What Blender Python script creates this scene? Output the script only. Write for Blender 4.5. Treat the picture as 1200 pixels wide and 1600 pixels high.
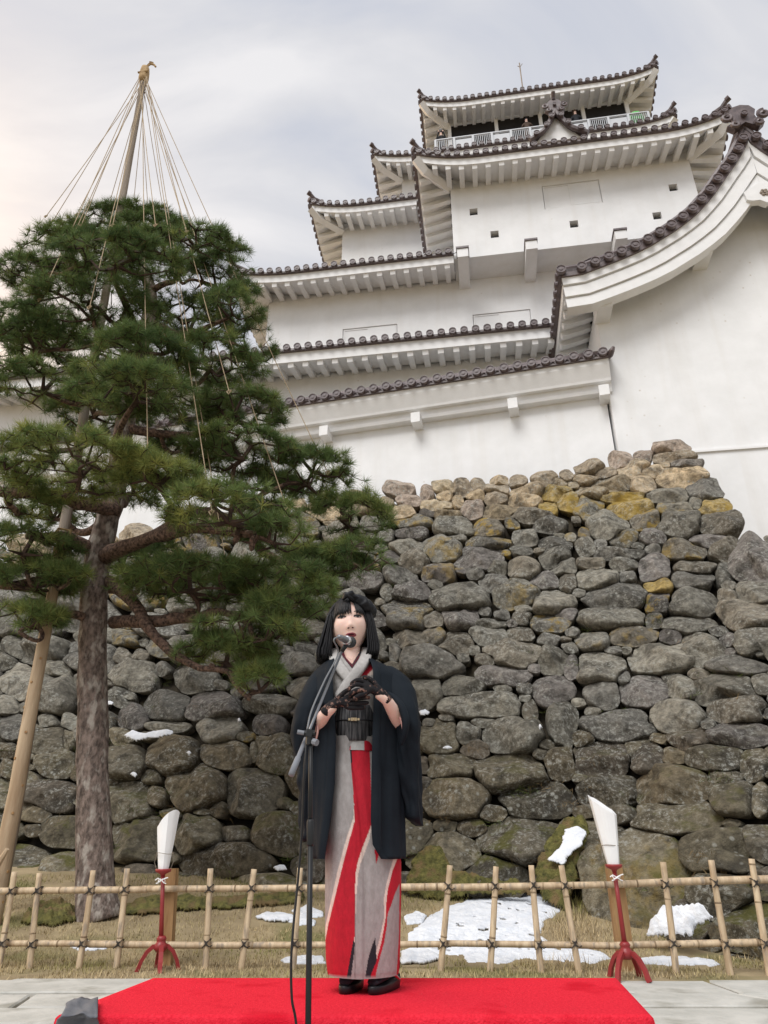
import bpy, bmesh, math, random
import numpy as np
from mathutils import Vector, Matrix, noise as mnoise
from mathutils.bvhtree import BVHTree
R = math.radians
random.seed(7); RNG = np.random.default_rng(7)
for o in list(bpy.data.objects): bpy.data.objects.remove(o)
scn = bpy.context.scene
COL = scn.collection

# ------------------------------------------------------------------ camera
CAM_H = 0.80; FPX = 1110.0; PITCH = R(25.73)
cd = bpy.data.cameras.new('camera'); cam = bpy.data.objects.new('camera', cd); COL.objects.link(cam)
cam.location = (0, 0, CAM_H); cam.rotation_euler = (R(90) + PITCH, 0, 0)
cd.sensor_fit = 'VERTICAL'; cd.sensor_height = 24.0; cd.lens = 24.0*FPX/1600.0
cd.clip_start = 0.05; cd.clip_end = 2000
scn.camera = cam

# ------------------------------------------------------------------ sky and light
SUN_EL, SUN_AZ = R(52), R(208)          # azimuth clockwise from +Y: behind the photographer, to the left
world = bpy.data.worlds.new('World'); scn.world = world; world.use_nodes = True
def build_world():
    nt = world.node_tree; N = nt.nodes; L = nt.links; N.clear()
    out = N.new('ShaderNodeOutputWorld'); bg = N.new('ShaderNodeBackground'); L.new(bg.outputs[0], out.inputs[0])
    bg.inputs['Strength'].default_value = 0.1
    sky = N.new('ShaderNodeTexSky'); sky.sky_type = 'NISHITA'; sky.sun_disc = False
    sky.sun_elevation = SUN_EL; sky.sun_rotation = SUN_AZ
    tc = N.new('ShaderNodeTexCoord'); sep = N.new('ShaderNodeSeparateXYZ'); L.new(tc.outputs['Generated'], sep.inputs[0])
    def m(op, a, b=None, clamp=False):
        n = N.new('ShaderNodeMath'); n.operation = op; n.use_clamp = clamp
        for i, v in enumerate((a, b)):
            if v is None: continue
            if isinstance(v, (int, float)): n.inputs[i].default_value = v
            else: L.new(v, n.inputs[i])
        return n.outputs[0]
    zz = m('ADD', m('MAXIMUM', sep.outputs['Z'], 0.0), 0.35)
    cx = m('DIVIDE', sep.outputs['X'], zz); cy = m('DIVIDE', sep.outputs['Y'], zz)
    cmb = N.new('ShaderNodeCombineXYZ'); L.new(cx, cmb.inputs[0]); L.new(cy, cmb.inputs[1])
    n1 = N.new('ShaderNodeTexNoise'); n1.inputs['Scale'].default_value = 3.4; n1.inputs['Detail'].default_value = 6; n1.inputs['Roughness'].default_value = .5
    n1.inputs['Distortion'].default_value = .5
    mp = N.new('ShaderNodeMapping'); mp.inputs['Scale'].default_value = (0.75, 1.6, 1); mp.inputs['Location'].default_value = (3.3, 1.7, 0)
    L.new(cmb.outputs[0], mp.inputs[0]); L.new(mp.outputs[0], n1.inputs['Vector'])
    rp = N.new('ShaderNodeValToRGB'); L.new(n1.outputs['Fac'], rp.inputs[0])
    e = rp.color_ramp.elements
    e[0].position = .36; e[0].color = (3.6, 3.75, 4.2, 1)
    e[1].position = .62; e[1].color = (5.35, 5.25, 5.25, 1)
    k = e.new(.5); k.color = (4.45, 4.45, 4.6, 1)
    # warm cloud break centred out of view at left, strengthened to warm eaves
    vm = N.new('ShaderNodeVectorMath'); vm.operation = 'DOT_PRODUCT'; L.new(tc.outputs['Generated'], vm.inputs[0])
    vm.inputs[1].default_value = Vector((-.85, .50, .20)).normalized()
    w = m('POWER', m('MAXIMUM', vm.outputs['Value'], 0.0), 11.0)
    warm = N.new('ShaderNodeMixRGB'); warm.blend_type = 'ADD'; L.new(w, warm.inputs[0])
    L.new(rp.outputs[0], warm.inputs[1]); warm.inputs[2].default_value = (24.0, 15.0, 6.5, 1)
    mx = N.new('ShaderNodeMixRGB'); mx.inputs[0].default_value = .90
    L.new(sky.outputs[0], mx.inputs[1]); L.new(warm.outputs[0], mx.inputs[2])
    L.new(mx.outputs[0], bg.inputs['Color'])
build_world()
sd = bpy.data.lights.new('sun', 'SUN'); sun = bpy.data.objects.new('sun', sd); COL.objects.link(sun)
sd.energy = 1.5; sd.angle = R(32); sd.color = (1.0, .98, .955)
_d = Vector((math.sin(SUN_AZ)*math.cos(SUN_EL), math.cos(SUN_AZ)*math.cos(SUN_EL), math.sin(SUN_EL)))
sun.rotation_euler = (-_d).to_track_quat('-Z', 'Y').to_euler(); sun.location = _d*60
vs = scn.view_settings; vs.view_transform = 'Standard'; vs.look = 'None'; vs.gamma = 1; vs.exposure = 0.80
vs.use_curve_mapping = False
scn.render.engine = 'CYCLES'

# ------------------------------------------------------------------ helpers
_c, _s = math.cos(PITCH), math.sin(PITCH)
CAM = Vector((0, 0, CAM_H))
def ray(x, y):
    u = (x-600)/FPX; v = (800-y)/FPX
    return Vector((u, _c - v*_s, _s + v*_c))
def at(x, y, Y):                       # point seen at pixel (x, y) of the photograph, Y metres away
    d = ray(x, y); return CAM + d*(Y/d.y)
def proj(p):                           # world -> photo pixel
    q = p - CAM; f = q.y*_c + q.z*_s; u = -q.y*_s + q.z*_c
    return 600 + FPX*q.x/f, 800 - FPX*u/f
def ground_h(x, y):
    t = max(0.0, y-6.75)
    r = 0.16*t*min(1, t/1.0) if t < 1 else 0.16*t
    return min(r, .75) + .012*mnoise.noise((x*.9, y*.9, 0))
def gp(x, y):                          # pixel -> ground
    d = ray(x, y); lo, hi = 1.0, 14.0
    for _ in range(40):
        mid = (lo+hi)/2; p = CAM + d*(mid/d.y)
        if p.z > ground_h(p.x, p.y): lo = mid
        else: hi = mid
    p = CAM + d*(lo/d.y); return p

def link(o, parent=None):
    COL.objects.link(o)
    if parent is not None: o.parent = parent
    return o
def tag(o, label=None, cat=None, group=None, kind=None):
    if label: o['label'] = label
    if cat: o['category'] = cat
    if group: o['group'] = group
    if kind: o['kind'] = kind
    return o
def empty(name, loc=(0, 0, 0), rz=0.0):
    o = bpy.data.objects.new(name, None); COL.objects.link(o); o.location = loc; o.rotation_euler = (0, 0, rz)
    o.empty_display_size = .2
    return o
class MB:
    def __init__(s): s.v = []; s.f = []; s.mi = []; s.m = 0
    def add(s, vs, fs):
        b = len(s.v); s.v += [tuple(p) for p in vs]
        for f in fs: s.f.append(tuple(i+b for i in f)); s.mi.append(s.m)
    def box(s, c, size, M=None):
        x, y, z = (q/2 for q in size); c = Vector(c)
        P = [Vector((i, j, k)) for i in (-x, x) for j in (-y, y) for k in (-z, z)]
        if M is not None: P = [M @ p for p in P]
        s.add([p+c for p in P], [(0,1,3,2),(4,6,7,5),(0,4,5,1),(2,3,7,6),(0,2,6,4),(1,5,7,3)])
    def box2(s, lo, hi):
        lo, hi = Vector(lo), Vector(hi); s.box((lo+hi)/2, hi-lo)
    def tube(s, pts, rad, n=8, cap=True, squash=None):
        pts = [Vector(p) for p in pts]; m = len(pts)
        if isinstance(rad, (int, float)): rad = [rad]*m
        up = None; rings = []
        for i, p in enumerate(pts):
            t = (pts[min(i+1, m-1)] - pts[max(i-1, 0)])
            if t.length < 1e-9: t = Vector((0, 0, 1))
            t.normalize()
            if up is None:
                up = t.orthogonal().normalized()
            up = (up - t*up.dot(t))
            if up.length < 1e-6: up = t.orthogonal()
            up.normalize(); w = t.cross(up)
            rings.append([p + (up*math.cos(2*math.pi*k/n) + w*math.sin(2*math.pi*k/n))*rad[i] for k in range(n)])
        s.loft(rings, True, cap)
    def loft(s, rings, closed=True, cap=True):
        n = len(rings[0]); vs = [p for r in rings for p in r]; fs = []
        for i in range(len(rings)-1):
            for k in range(n if closed else n-1):
                a = i*n+k; b = i*n+(k+1) % n
                fs.append((a, b, b+n, a+n))
        if cap and closed:
            fs.append(tuple(range(n-1, -1, -1))); fs.append(tuple(range((len(rings)-1)*n, len(rings)*n)))
        s.add(vs, fs)
    def lathe(s, prof, n=16, c=(0, 0, 0), M=None):
        c = Vector(c); rings = []
        for r, z in prof:
            ring = [Vector((r*math.cos(2*math.pi*k/n), r*math.sin(2*math.pi*k/n), z)) for k in range(n)]
            if M is not None: ring = [M @ p for p in ring]
            rings.append([p+c for p in ring])
        s.loft(rings, True, True)
    def prism(s, poly, ext):
        poly = [Vector(p) for p in poly]; ext = Vector(ext); n = len(poly)
        s.add(poly + [p+ext for p in poly], [tuple(range(n)), tuple(range(2*n-1, n-1, -1))] + [(i, (i+1) % n, (i+1) % n+n, i+n) for i in range(n)])
    def mesh(s, name, mats, off=None, smooth=False):
        me = bpy.data.meshes.new(name)
        v = s.v if off is None else [(p[0]-off[0], p[1]-off[1], p[2]-off[2]) for p in s.v]
        me.from_pydata(v, [], s.f)
        if not isinstance(mats, (list, tuple)): mats = [mats]
        for q in mats: me.materials.append(q)
        if len(mats) > 1: me.polygons.foreach_set('material_index', s.mi)
        bm = bmesh.new(); bm.from_mesh(me); bmesh.ops.recalc_face_normals(bm, faces=bm.faces); bm.to_mesh(me); bm.free()
        if smooth: me.shade_smooth()
        me.update(); return me
    def build(s, name, mats, parent=None, off=None, smooth=False):
        return link(bpy.data.objects.new(name, s.mesh(name, mats, off, smooth)), parent)
def inst(name, me, parent, loc, M=None, scale=None):
    o = bpy.data.objects.new(name, me); COL.objects.link(o); o.parent = parent
    m4 = Matrix.Translation(Vector(loc))
    if M is not None: m4 = m4 @ M.to_4x4()
    if scale is not None: m4 = m4 @ Matrix.Diagonal((*scale, 1))
    o.matrix_local = m4
    return o
def np_obj(name, V, F, mat, parent=None, col=None):
    me = bpy.data.meshes.new(name); V = np.asarray(V, np.float32); F = np.asarray(F, np.int32); k = F.shape[1]
    me.vertices.add(len(V)); me.vertices.foreach_set('co', V.ravel())
    me.loops.add(F.size); me.loops.foreach_set('vertex_index', F.ravel())
    me.polygons.add(len(F)); me.polygons.foreach_set('loop_start', np.arange(0, F.size, k, dtype=np.int32))
    me.update(calc_edges=True); me.materials.append(mat)
    if col is not None:
        a = me.color_attributes.new('Col', 'FLOAT_COLOR', 'POINT'); a.data.foreach_set('color', np.asarray(col, np.float32).ravel())
    return link(bpy.data.objects.new(name, me), parent)
def spline(pts, n):                    # Catmull-Rom through points
    P = [Vector(p) for p in pts]; P = [P[0]*2-P[1]] + P + [P[-1]*2-P[-2]]; out = []; m = len(P)-3
    for i in range(n):
        t = i/(n-1)*m; k = min(int(t), m-1); t -= k
        a, b, c, d = P[k:k+4]
        out.append(.5*((2*b) + (c-a)*t + (2*a-5*b+4*c-d)*t*t + (3*b-a-3*c+d)*t**3))
    return out
def interp(tab, x):
    xs = [r[0] for r in tab]
    return [float(np.interp(x, xs, [r[i] for r in tab])) for i in range(1, len(tab[0]))]

# ------------------------------------------------------------------ materials
def pmat(name, c1, c2=None, scale=5.0, rough=.8, bump=0.0, bscale=None, detail=5, metal=0, lo=.35, hi=.65, stretch=None, spec=.3, attr=None, objcol=False, c3=None, s3=1.5, t3=.6, sheen=0):
    m = bpy.data.materials.new(name); m.use_nodes = True; nt = m.node_tree; N = nt.nodes; L = nt.links
    b = N['Principled BSDF']; b.inputs['Roughness'].default_value = rough; b.inputs['Metallic'].default_value = metal
    b.inputs['Specular IOR Level'].default_value = spec
    if sheen: b.inputs['Sheen Weight'].default_value = sheen
    tc = N.new('ShaderNodeTexCoord'); mp = N.new('ShaderNodeMapping'); L.new(tc.outputs['Object'], mp.inputs[0])
    if stretch: mp.inputs['Scale'].default_value = stretch
    col = None
    if c2 is None: b.inputs['Base Color'].default_value = (*c1, 1)
    else:
        n = N.new('ShaderNodeTexNoise'); n.inputs['Scale'].default_value = scale; n.inputs['Detail'].default_value = detail
        n.inputs['Roughness'].default_value = .6; L.new(mp.outputs[0], n.inputs['Vector'])
        r = N.new('ShaderNodeValToRGB'); L.new(n.outputs['Fac'], r.inputs[0])
        e = r.color_ramp.elements; e[0].position = lo; e[0].color = (*c1, 1); e[1].position = hi; e[1].color = (*c2, 1)
        col = r.outputs[0]
        if c3 is not None:
            n3 = N.new('ShaderNodeTexNoise'); n3.inputs['Scale'].default_value = s3; n3.inputs['Detail'].default_value = 6; L.new(mp.outputs[0], n3.inputs['Vector'])
            r3 = N.new('ShaderNodeMapRange'); L.new(n3.outputs['Fac'], r3.inputs[0]); r3.inputs[1].default_value = t3-.06; r3.inputs[2].default_value = t3+.06
            mx = N.new('ShaderNodeMixRGB'); L.new(r3.outputs[0], mx.inputs[0]); L.new(col, mx.inputs[1]); mx.inputs[2].default_value = (*c3, 1); col = mx.outputs[0]
    if attr or objcol:
        if attr: a = N.new('ShaderNodeAttribute'); a.attribute_name = attr
        else: a = N.new('ShaderNodeObjectInfo')
        if col is None: col = a.outputs['Color']
        else:
            mx = N.new('ShaderNodeMixRGB'); mx.blend_type = 'MULTIPLY'; mx.inputs[0].default_value = 1; L.new(a.outputs['Color'], mx.inputs[1]); L.new(col, mx.inputs[2]); col = mx.outputs[0]
    if col is not None: L.new(col, b.inputs['Base Color'])
    if bump:
        nb = N.new('ShaderNodeTexNoise'); nb.inputs['Scale'].default_value = bscale or scale*3; nb.inputs['Detail'].default_value = 6; L.new(mp.outputs[0], nb.inputs['Vector'])
        bp = N.new('ShaderNodeBump'); bp.inputs['Strength'].default_value = bump; bp.inputs['Distance'].default_value = .02
        L.new(nb.outputs['Fac'], bp.inputs['Height']); L.new(bp.outputs[0], b.inputs['Normal'])
    return m
M = {}
def plaster():
    m = pmat('plaster', (.77, .775, .775), (.84, .845, .85), 1.1, .85, .12, 9)
    nt = m.node_tree; N = nt.nodes; L = nt.links; b = N['Principled BSDF']; src = b.inputs['Base Color'].links[0].from_socket
    tc = N.new('ShaderNodeTexCoord')
    v = N.new('ShaderNodeTexVoronoi'); v.inputs['Scale'].default_value = 3.2; L.new(tc.outputs['Object'], v.inputs['Vector'])
    g = N.new('ShaderNodeTexNoise'); g.inputs['Scale'].default_value = .55; g.inputs['Detail'].default_value = 3; L.new(tc.outputs['Object'], g.inputs['Vector'])
    r1 = N.new('ShaderNodeMapRange'); L.new(v.outputs['Distance'], r1.inputs[0]); r1.inputs[1].default_value = .05; r1.inputs[2].default_value = .12; r1.inputs[3].default_value = 1; r1.inputs[4].default_value = 0
    r2 = N.new('ShaderNodeMapRange'); L.new(g.outputs['Fac'], r2.inputs[0]); r2.inputs[1].default_value = .52; r2.inputs[2].default_value = .68
    k = N.new('ShaderNodeMath'); k.operation = 'MULTIPLY'; L.new(r1.outputs[0], k.inputs[0]); L.new(r2.outputs[0], k.inputs[1])
    k2 = N.new('ShaderNodeMath'); k2.operation = 'MULTIPLY'; L.new(k.outputs[0], k2.inputs[0]); k2.inputs[1].default_value = .65
    mx = N.new('ShaderNodeMixRGB'); L.new(k2.outputs[0], mx.inputs[0]); L.new(src, mx.inputs[1]); mx.inputs[2].default_value = (.45, .38, .29, 1)
    # vertical weather streaks, faint
    mp = N.new('ShaderNodeMapping'); mp.inputs['Scale'].default_value = (2.2, 2.2, .12); L.new(tc.outputs['Object'], mp.inputs[0])
    s = N.new('ShaderNodeTexNoise'); s.inputs['Scale'].default_value = 1.4; s.inputs['Detail'].default_value = 6; L.new(mp.outputs[0], s.inputs['Vector'])
    r3 = N.new('ShaderNodeMapRange'); L.new(s.outputs['Fac'], r3.inputs[0]); r3.inputs[1].default_value = .5; r3.inputs[2].default_value = .8; r3.inputs[4].default_value = .30
    m2 = N.new('ShaderNodeMixRGB'); L.new(r3.outputs[0], m2.inputs[0]); L.new(mx.outputs[0], m2.inputs[1]); m2.inputs[2].default_value = (.64, .61, .56, 1)
    L.new(m2.outputs[0], b.inputs['Base Color'])
    return m
M['plaster'] = plaster()
M['trim'] = pmat('white_trim', (.77, .77, .765), (.83, .83, .83), 2.5, .8, .1, 12)
M['tile'] = pmat('roof_tile', (.075, .055, .058), (.15, .115, .115), 6, .45, .15, 30, spec=.5)
M['dark'] = pmat('opening_shade', (.02, .018, .018))  # near-black colour standing in for the shade inside openings
M['rail'] = pmat('white_metal', (.55, .57, .6), rough=.5)

def stone_mat():
    m = bpy.data.materials.new('stone'); m.use_nodes = True; nt = m.node_tree; N = nt.nodes; L = nt.links
    b = N['Principled BSDF']; b.inputs['Roughness'].default_value = .92; b.inputs['Specular IOR Level'].default_value = .2
    tc = N.new('ShaderNodeNewGeometry'); P = tc.outputs['Position']
    oi = N.new('ShaderNodeAttribute'); oi.attribute_name = 'Col'
    def noise(scale, det=6, rough=.6, dist=0):
        n = N.new('ShaderNodeTexNoise'); n.inputs['Scale'].default_value = scale; n.inputs['Detail'].default_value = det; n.inputs['Roughness'].default_value = rough
        n.inputs['Distortion'].default_value = dist; L.new(P, n.inputs['Vector']); return n.outputs['Fac']
    def mr(x, a, c, o0=0.0, o1=1.0):
        n = N.new('ShaderNodeMapRange'); L.new(x, n.inputs[0]); n.inputs[1].default_value = a; n.inputs[2].default_value = c; n.inputs[3].default_value = o0; n.inputs[4].default_value = o1; return n.outputs[0]
    def mul(x, y):
        n = N.new('ShaderNodeMath'); n.operation = 'MULTIPLY'; L.new(x, n.inputs[0])
        if isinstance(y, float): n.inputs[1].default_value = y
        else: L.new(y, n.inputs[1])
        return n.outputs[0]
    def mix(f, c1, c2, bt='MIX'):
        n = N.new('ShaderNodeMixRGB'); n.blend_type = bt
        if isinstance(f, float): n.inputs[0].default_value = f
        else: L.new(f, n.inputs[0])
        for i, c in ((1, c1), (2, c2)):
            if isinstance(c, tuple): n.inputs[i].default_value = (*c, 1)
            else: L.new(c, n.inputs[i])
        return n.outputs[0]
    r = N.new('ShaderNodeValToRGB'); L.new(noise(8.5, 10, .74), r.inputs[0]); e = r.color_ramp.elements
    e[0].position = .32; e[0].color = (.34, .33, .32, 1); e[1].position = .67; e[1].color = (1.65, 1.62, 1.55, 1)
    col = mix(1.0, oi.outputs['Color'], r.outputs[0], 'MULTIPLY')
    dk = mr(noise(2.1, 7, .65, .6), .50, .66, 0, .72); col = mix(dk, col, (.046, .042, .035))
    # pale lichen: blotches and spots
    v = N.new('ShaderNodeTexVoronoi'); v.inputs['Scale'].default_value = 9.0; L.new(P, v.inputs['Vector']); v.inputs['Randomness'].default_value = 1
    sp = mul(mr(v.outputs['Distance'], .14, .27, 1, 0), mr(noise(1.3, 3), .48, .56))
    col = mix(mul(sp, .7), col, (.42, .42, .37))
    pl = mr(noise(17, 10, .8), .52, .59, 0, .85); pl = mul(pl, mr(noise(1.1, 3), .42, .56)); col = mix(pl, col, (.40, .40, .36))
    # yellow lichen, amount carried by the stone
    yl = mul(mr(noise(2.6, 7, .68), .50, .60), oi.outputs['Alpha']); col = mix(yl, col, (.37, .255, .06))
    # moss on the upper sides of low stones
    sx = N.new('ShaderNodeSeparateXYZ'); L.new(P, sx.inputs[0]); sn = N.new('ShaderNodeSeparateXYZ'); L.new(tc.outputs['Normal'], sn.inputs[0])
    ms = mul(mul(mr(sn.outputs['Z'], .42, .8), mr(sx.outputs['Z'], .9, 2.4, 1, 0)), mr(noise(1.9, 7, .65), .53, .60)); ms = mul(ms, .8); col = mix(ms, col, mix(noise(25, 3), (.05, .058, .012), (.16, .15, .03)))
    L.new(col, b.inputs['Base Color'])
    bp = N.new('ShaderNodeBump'); bp.inputs['Strength'].default_value = 1.0; bp.inputs['Distance'].default_value = .10
    ad = N.new('ShaderNodeMath'); ad.operation = 'ADD'; L.new(noise(5.5, 10, .72), ad.inputs[0]); L.new(mul(noise(38, 5, .7), .35), ad.inputs[1])
    L.new(ad.outputs[0], bp.inputs['Height']); L.new(bp.outputs[0], b.inputs['Normal'])
    return m
M['stone'] = stone_mat()
M['core'] = pmat('earth_core', (.016, .013, .010), (.045, .036, .022), 3, .95, .5, 12)
M['bark'] = pmat('pine_bark', (.055, .042, .035), (.26, .20, .17), 15, .92, 1.0, 30, stretch=(1.4, 1.4, .75), lo=.33, hi=.66, detail=9, c3=(.36, .32, .28), s3=8, t3=.585)
M['limb'] = pmat('limb_bark', (.035, .023, .018), (.22, .14, .105), 26, .9, 1.0, 40, lo=.36, hi=.66)
M['twig'] = pmat('twig_bark', (.032, .021, .017), (.085, .052, .04), 6, .9)
def needle_mat():
    m = pmat('needles', (1, 1, 1), rough=.6, attr='Col', spec=.2); nt = m.node_tree; N = nt.nodes; L = nt.links
    t = N.new('ShaderNodeBsdfTranslucent'); a = N.new('ShaderNodeAttribute'); a.attribute_name = 'Col'; L.new(a.outputs['Color'], t.inputs['Color'])
    x = N.new('ShaderNodeMixShader'); x.inputs[0].default_value = .35; L.new(N['Principled BSDF'].outputs[0], x.inputs[1]); L.new(t.outputs[0], x.inputs[2]); L.new(x.outputs[0], N['Material Output'].inputs['Surface'])
    return m
M['needle'] = needle_mat()
M['pole'] = pmat('weathered_pole', (.22, .18, .14), (.34, .29, .24), 3, .8, .3, 20, stretch=(4, 4, .3))
M['log'] = pmat('peeled_log', (.33, .23, .14), (.52, .40, .27), 3, .7, .25, 20, stretch=(3, 3, .35), c3=(.16, .10, .06), s3=2.6, t3=.68)
M['rope'] = pmat('straw_rope', (.33, .25, .16), (.48, .38, .25), 20, .9)
M['straw'] = pmat('straw', (.3, .2, .1), (.5, .36, .2), 20, .9)
M['bamboo'] = pmat('dry_bamboo', (.40, .29, .18), (.62, .49, .33), 3.5, .55, .1, 20, stretch=(6, 6, 1.2), spec=.35, c3=(.3, .24, .18), s3=4.5, t3=.6)
M['node'] = pmat('bamboo_node', (.20, .14, .085), (.36, .27, .17), 9, .7)
M['cord'] = pmat('black_cord', (.03, .025, .022), (.07, .06, .05), 30, .9)
M['wood'] = pmat('brown_post', (.26, .14, .06), (.42, .26, .12), 3, .7, .2, 20, stretch=(5, 5, .5))
M['red'] = pmat('red_lacquer', (.22, .018, .02), (.30, .03, .03), 3, .4, .08, 20, spec=.45)
M['paper'] = pmat('white_paper', (.80, .80, .80), (.86, .86, .85), 4, .8, .1, 10)
M['carpet'] = pmat('red_felt', (.66, .018, .036), (.80, .034, .058), 90, .95, .5, 200, spec=.05, c3=(.60, .012, .028), s3=4, t3=.62)
M['greycloth'] = pmat('grey_cloth', (.11, .115, .13), (.17, .175, .19), 6, .8, .2, 150)
M['paving'] = pmat('paving', (.40, .395, .36), (.54, .53, .49), 3.2, .85, .35, 25, c3=(.30, .29, .25), s3=2.2, t3=.63)
M['joint'] = pmat('paving_joint', (.05, .045, .032), (.11, .095, .06), 12, .95, .5, 40)
M['soil'] = pmat('ground', (.22, .17, .10), (.34, .27, .16), 2.2, .95, .6, 14, c3=(.16, .15, .06), s3=.9, t3=.60)
M['grass'] = pmat('grass', (1, 1, 1), rough=.8, attr='Col', spec=.15)
M['moss'] = pmat('moss', (.055, .055, .017), (.165, .15, .045), 14, .95, 1.0, 60, c3=(.16, .11, .05), s3=5, t3=.57)
M['snow'] = pmat('snow', (.62, .65, .70), (.74, .76, .79), 9, .7, .8, 22, spec=.3)
# ================================================================== ground, paving
def make_ground():
    xs = np.concatenate([np.linspace(-300, -9, 10), np.linspace(-8, 8, 81), np.linspace(9, 300, 10)])
    ys = np.concatenate([np.linspace(-300, -3, 10), np.linspace(-2, 12, 71), np.linspace(13, 400, 12)])
    V = [(x, y, (ground_h(x, y) if y > 5.98 else -.035)) for y in ys for x in xs]
    n = len(xs); F = [(j*n+i, j*n+i+1, (j+1)*n+i+1, (j+1)*n+i) for j in range(len(ys)-1) for i in range(n-1)]
    o = np_obj('ground', V, F, M['soil']); o.data.shade_smooth(); tag(o, kind='structure')
make_ground()
def make_paving():
    base = MB(); base.box2((-9, -3, -.09), (9, 6.0, -.045)); pav = base.build('pavement', M['joint']); tag(pav, kind='structure')
    rnd = random.Random(5)
    rows = [6.02, 5.42, 4.95, 4.5, 4.0, 3.45, 2.9, 2.3, 1.7, 1.0, .3, -.4, -1.2]
    breaks = {0: [-8, -6.1, -4.3, -2.75, -1.2, .2, 1.5, 2.28, 4.1, 6.0, 8], 1: [-8, -5.6, -3.45, -2.2, -.7, .9, 2.35, 3.6, 5.5, 8], 2: [-8, -6.2, -4.0, -2.45, -1.0, .6, 2.42, 4.4, 6.4, 8]}
    for r in range(len(rows)-1):
        y1, y0 = rows[r], rows[r+1]
        if r in breaks: br = breaks[r]
        else:
            br = [-8]
            while br[-1] < 8: br.append(br[-1] + rnd.uniform(.9, 1.9))
        sk = [rnd.uniform(-.14, .14) for _ in br]
        for i in range(len(br)-1):
            g = .014; gy = .034; jy = [rnd.uniform(-.02, .02) for _ in range(4)]
            x0b, x0t = br[i]-sk[i], br[i]+sk[i]; x1b, x1t = br[i+1]-sk[i+1], br[i+1]+sk[i+1]
            P = [(x0b+g, y0+gy+jy[0]), ((x0b+x1b)/2, y0+gy+jy[1]*1.3), (x1b-g, y0+gy+jy[1]), (x1t-g, y1-g), ((x0t+x1t)/2, y1-g+jy[2]*.5), (x0t+g, y1-g)]
            cx = sum(p[0] for p in P)/6; cy = sum(p[1] for p in P)/6; z = rnd.uniform(-.006, .004)
            b = MB()
            rings = [[Vector((p[0]-cx, p[1]-cy, -.05)) for p in P], [Vector((p[0]-cx, p[1]-cy, -.008+z)) for p in P],
                     [Vector(((p[0]-cx)*(1-.02), (p[1]-cy)*(1-.035), z)) for p in P]]
            b.loft(rings, True, True)
            o = b.build('paving_stone', M['paving'], pav); o.location = (cx, cy, 0)
make_paving()

# ================================================================== dry stone walls
class WallPlane:
    def __init__(s, p0, n, out): s.p0 = Vector(p0); s.n = Vector(n).normalized(); s.out = Vector(out).normalized()
    def hit(s, x, y):
        d = ray(x, y); return CAM + d*((s.p0-CAM).dot(s.n)/d.dot(s.n))
TS = R(17)
_nb = Vector((math.sin(TS), math.cos(TS), 0)); KS = .76
_pbase = Vector((0, 9.4, .5))
WALL = WallPlane(_pbase, -_nb + Vector((0, 0, KS)), -_nb + Vector((0, 0, .12)))
vA = WALL.hit(880, 1360); vB = WALL.hit(1150, 838)
vC = at(1240, 1520, 6.7)
_nr = (vB-vA).cross(vC-vA)
if _nr.y > 0: _nr = -_nr
WALLR = WallPlane(vA, _nr, Vector((_nr.x, _nr.y, 0)).normalized() + Vector((0, 0, .1)))

SA = [(90,335,190,90),(365,330,150,70),(490,335,110,90),(588,315,95,75),(725,295,110,50),(840,295,120,90),(1010,280,180,80),(1140,255,85,65),(1090,295,100,60),(270,360,90,110),(380,380,100,80),(155,410,160,70),(20,430,70,70),(340,435,200,70),(460,415,70,100),(575,380,120,60),(710,340,150,70),(695,395,140,90),(900,345,230,80),(560,460,150,110),(1080,360,190,110),(880,420,200,70),(720,475,250,90),(1150,410,130,120),(90,485,200,90),(270,495,90,50),(400,495,150,70),(910,500,270,90),(1020,460,120,80),(195,545,230,90),(430,580,240,110),(650,585,180,100),(170,610,180,80),(445,640,130,60),(880,640,160,110),(1040,570,200,80),(650,670,260,80),(370,710,250,150),(600,770,280,160),(140,700,180,110),(1070,680,200,70),(855,720,130,70),(190,790,170,130),(710,830,120,100),(870,835,210,140),(1070,770,180,130),(1120,820,160,100),(100,890,190,120),(340,860,200,110),(570,860,110,80),(690,920,180,110),(1000,915,180,110),(1150,920,110,140),(165,985,230,140),(320,930,90,60),(470,1020,370,160),(840,1000,310,170),(1050,1050,260,160),(150,1110,290,190),(480,1140,220,150),(300,1150,140,100),(870,1080,110,60),(1130,1120,140,80),(860,1140,100,80),(1040,1170,230,100),(660,1180,190,60),(20,980,80,120)]
SB = [(595,80,225,90),(420,130,120,70),(285,160,150,90),(610,140,270,60),(690,180,200,70),(95,210,180,70),(190,235,140,60),(365,215,210,110),(470,230,210,80),(660,260,330,120),(60,275,150,70),(225,305,260,80),(415,315,160,110),(100,360,200,70),(570,375,270,80),(800,345,200,150),(295,385,260,80),(80,460,160,140),(345,465,270,120),(615,460,220,90),(750,425,90,80),(865,450,200,110),(440,530,200,110),(640,550,280,160),(900,550,260,150),(200,570,250,150),(300,640,150,110),(480,640,150,90),(825,660,230,80),(60,700,120,110),(680,720,270,110),(275,745,290,80),(480,710,100,60),(950,720,230,110),(490,830,180,160),(300,805,170,80),(90,800,180,70),(745,825,260,90),(130,900,270,150),(730,910,250,120),(520,945,170,80),(320,890,100,80),(250,1010,390,150),(510,1045,150,130),(740,1060,320,170),(955,1050,150,180),(940,880,120,150),(220,1140,410,130),(490,1160,110,90),(700,1180,330,110)]
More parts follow.
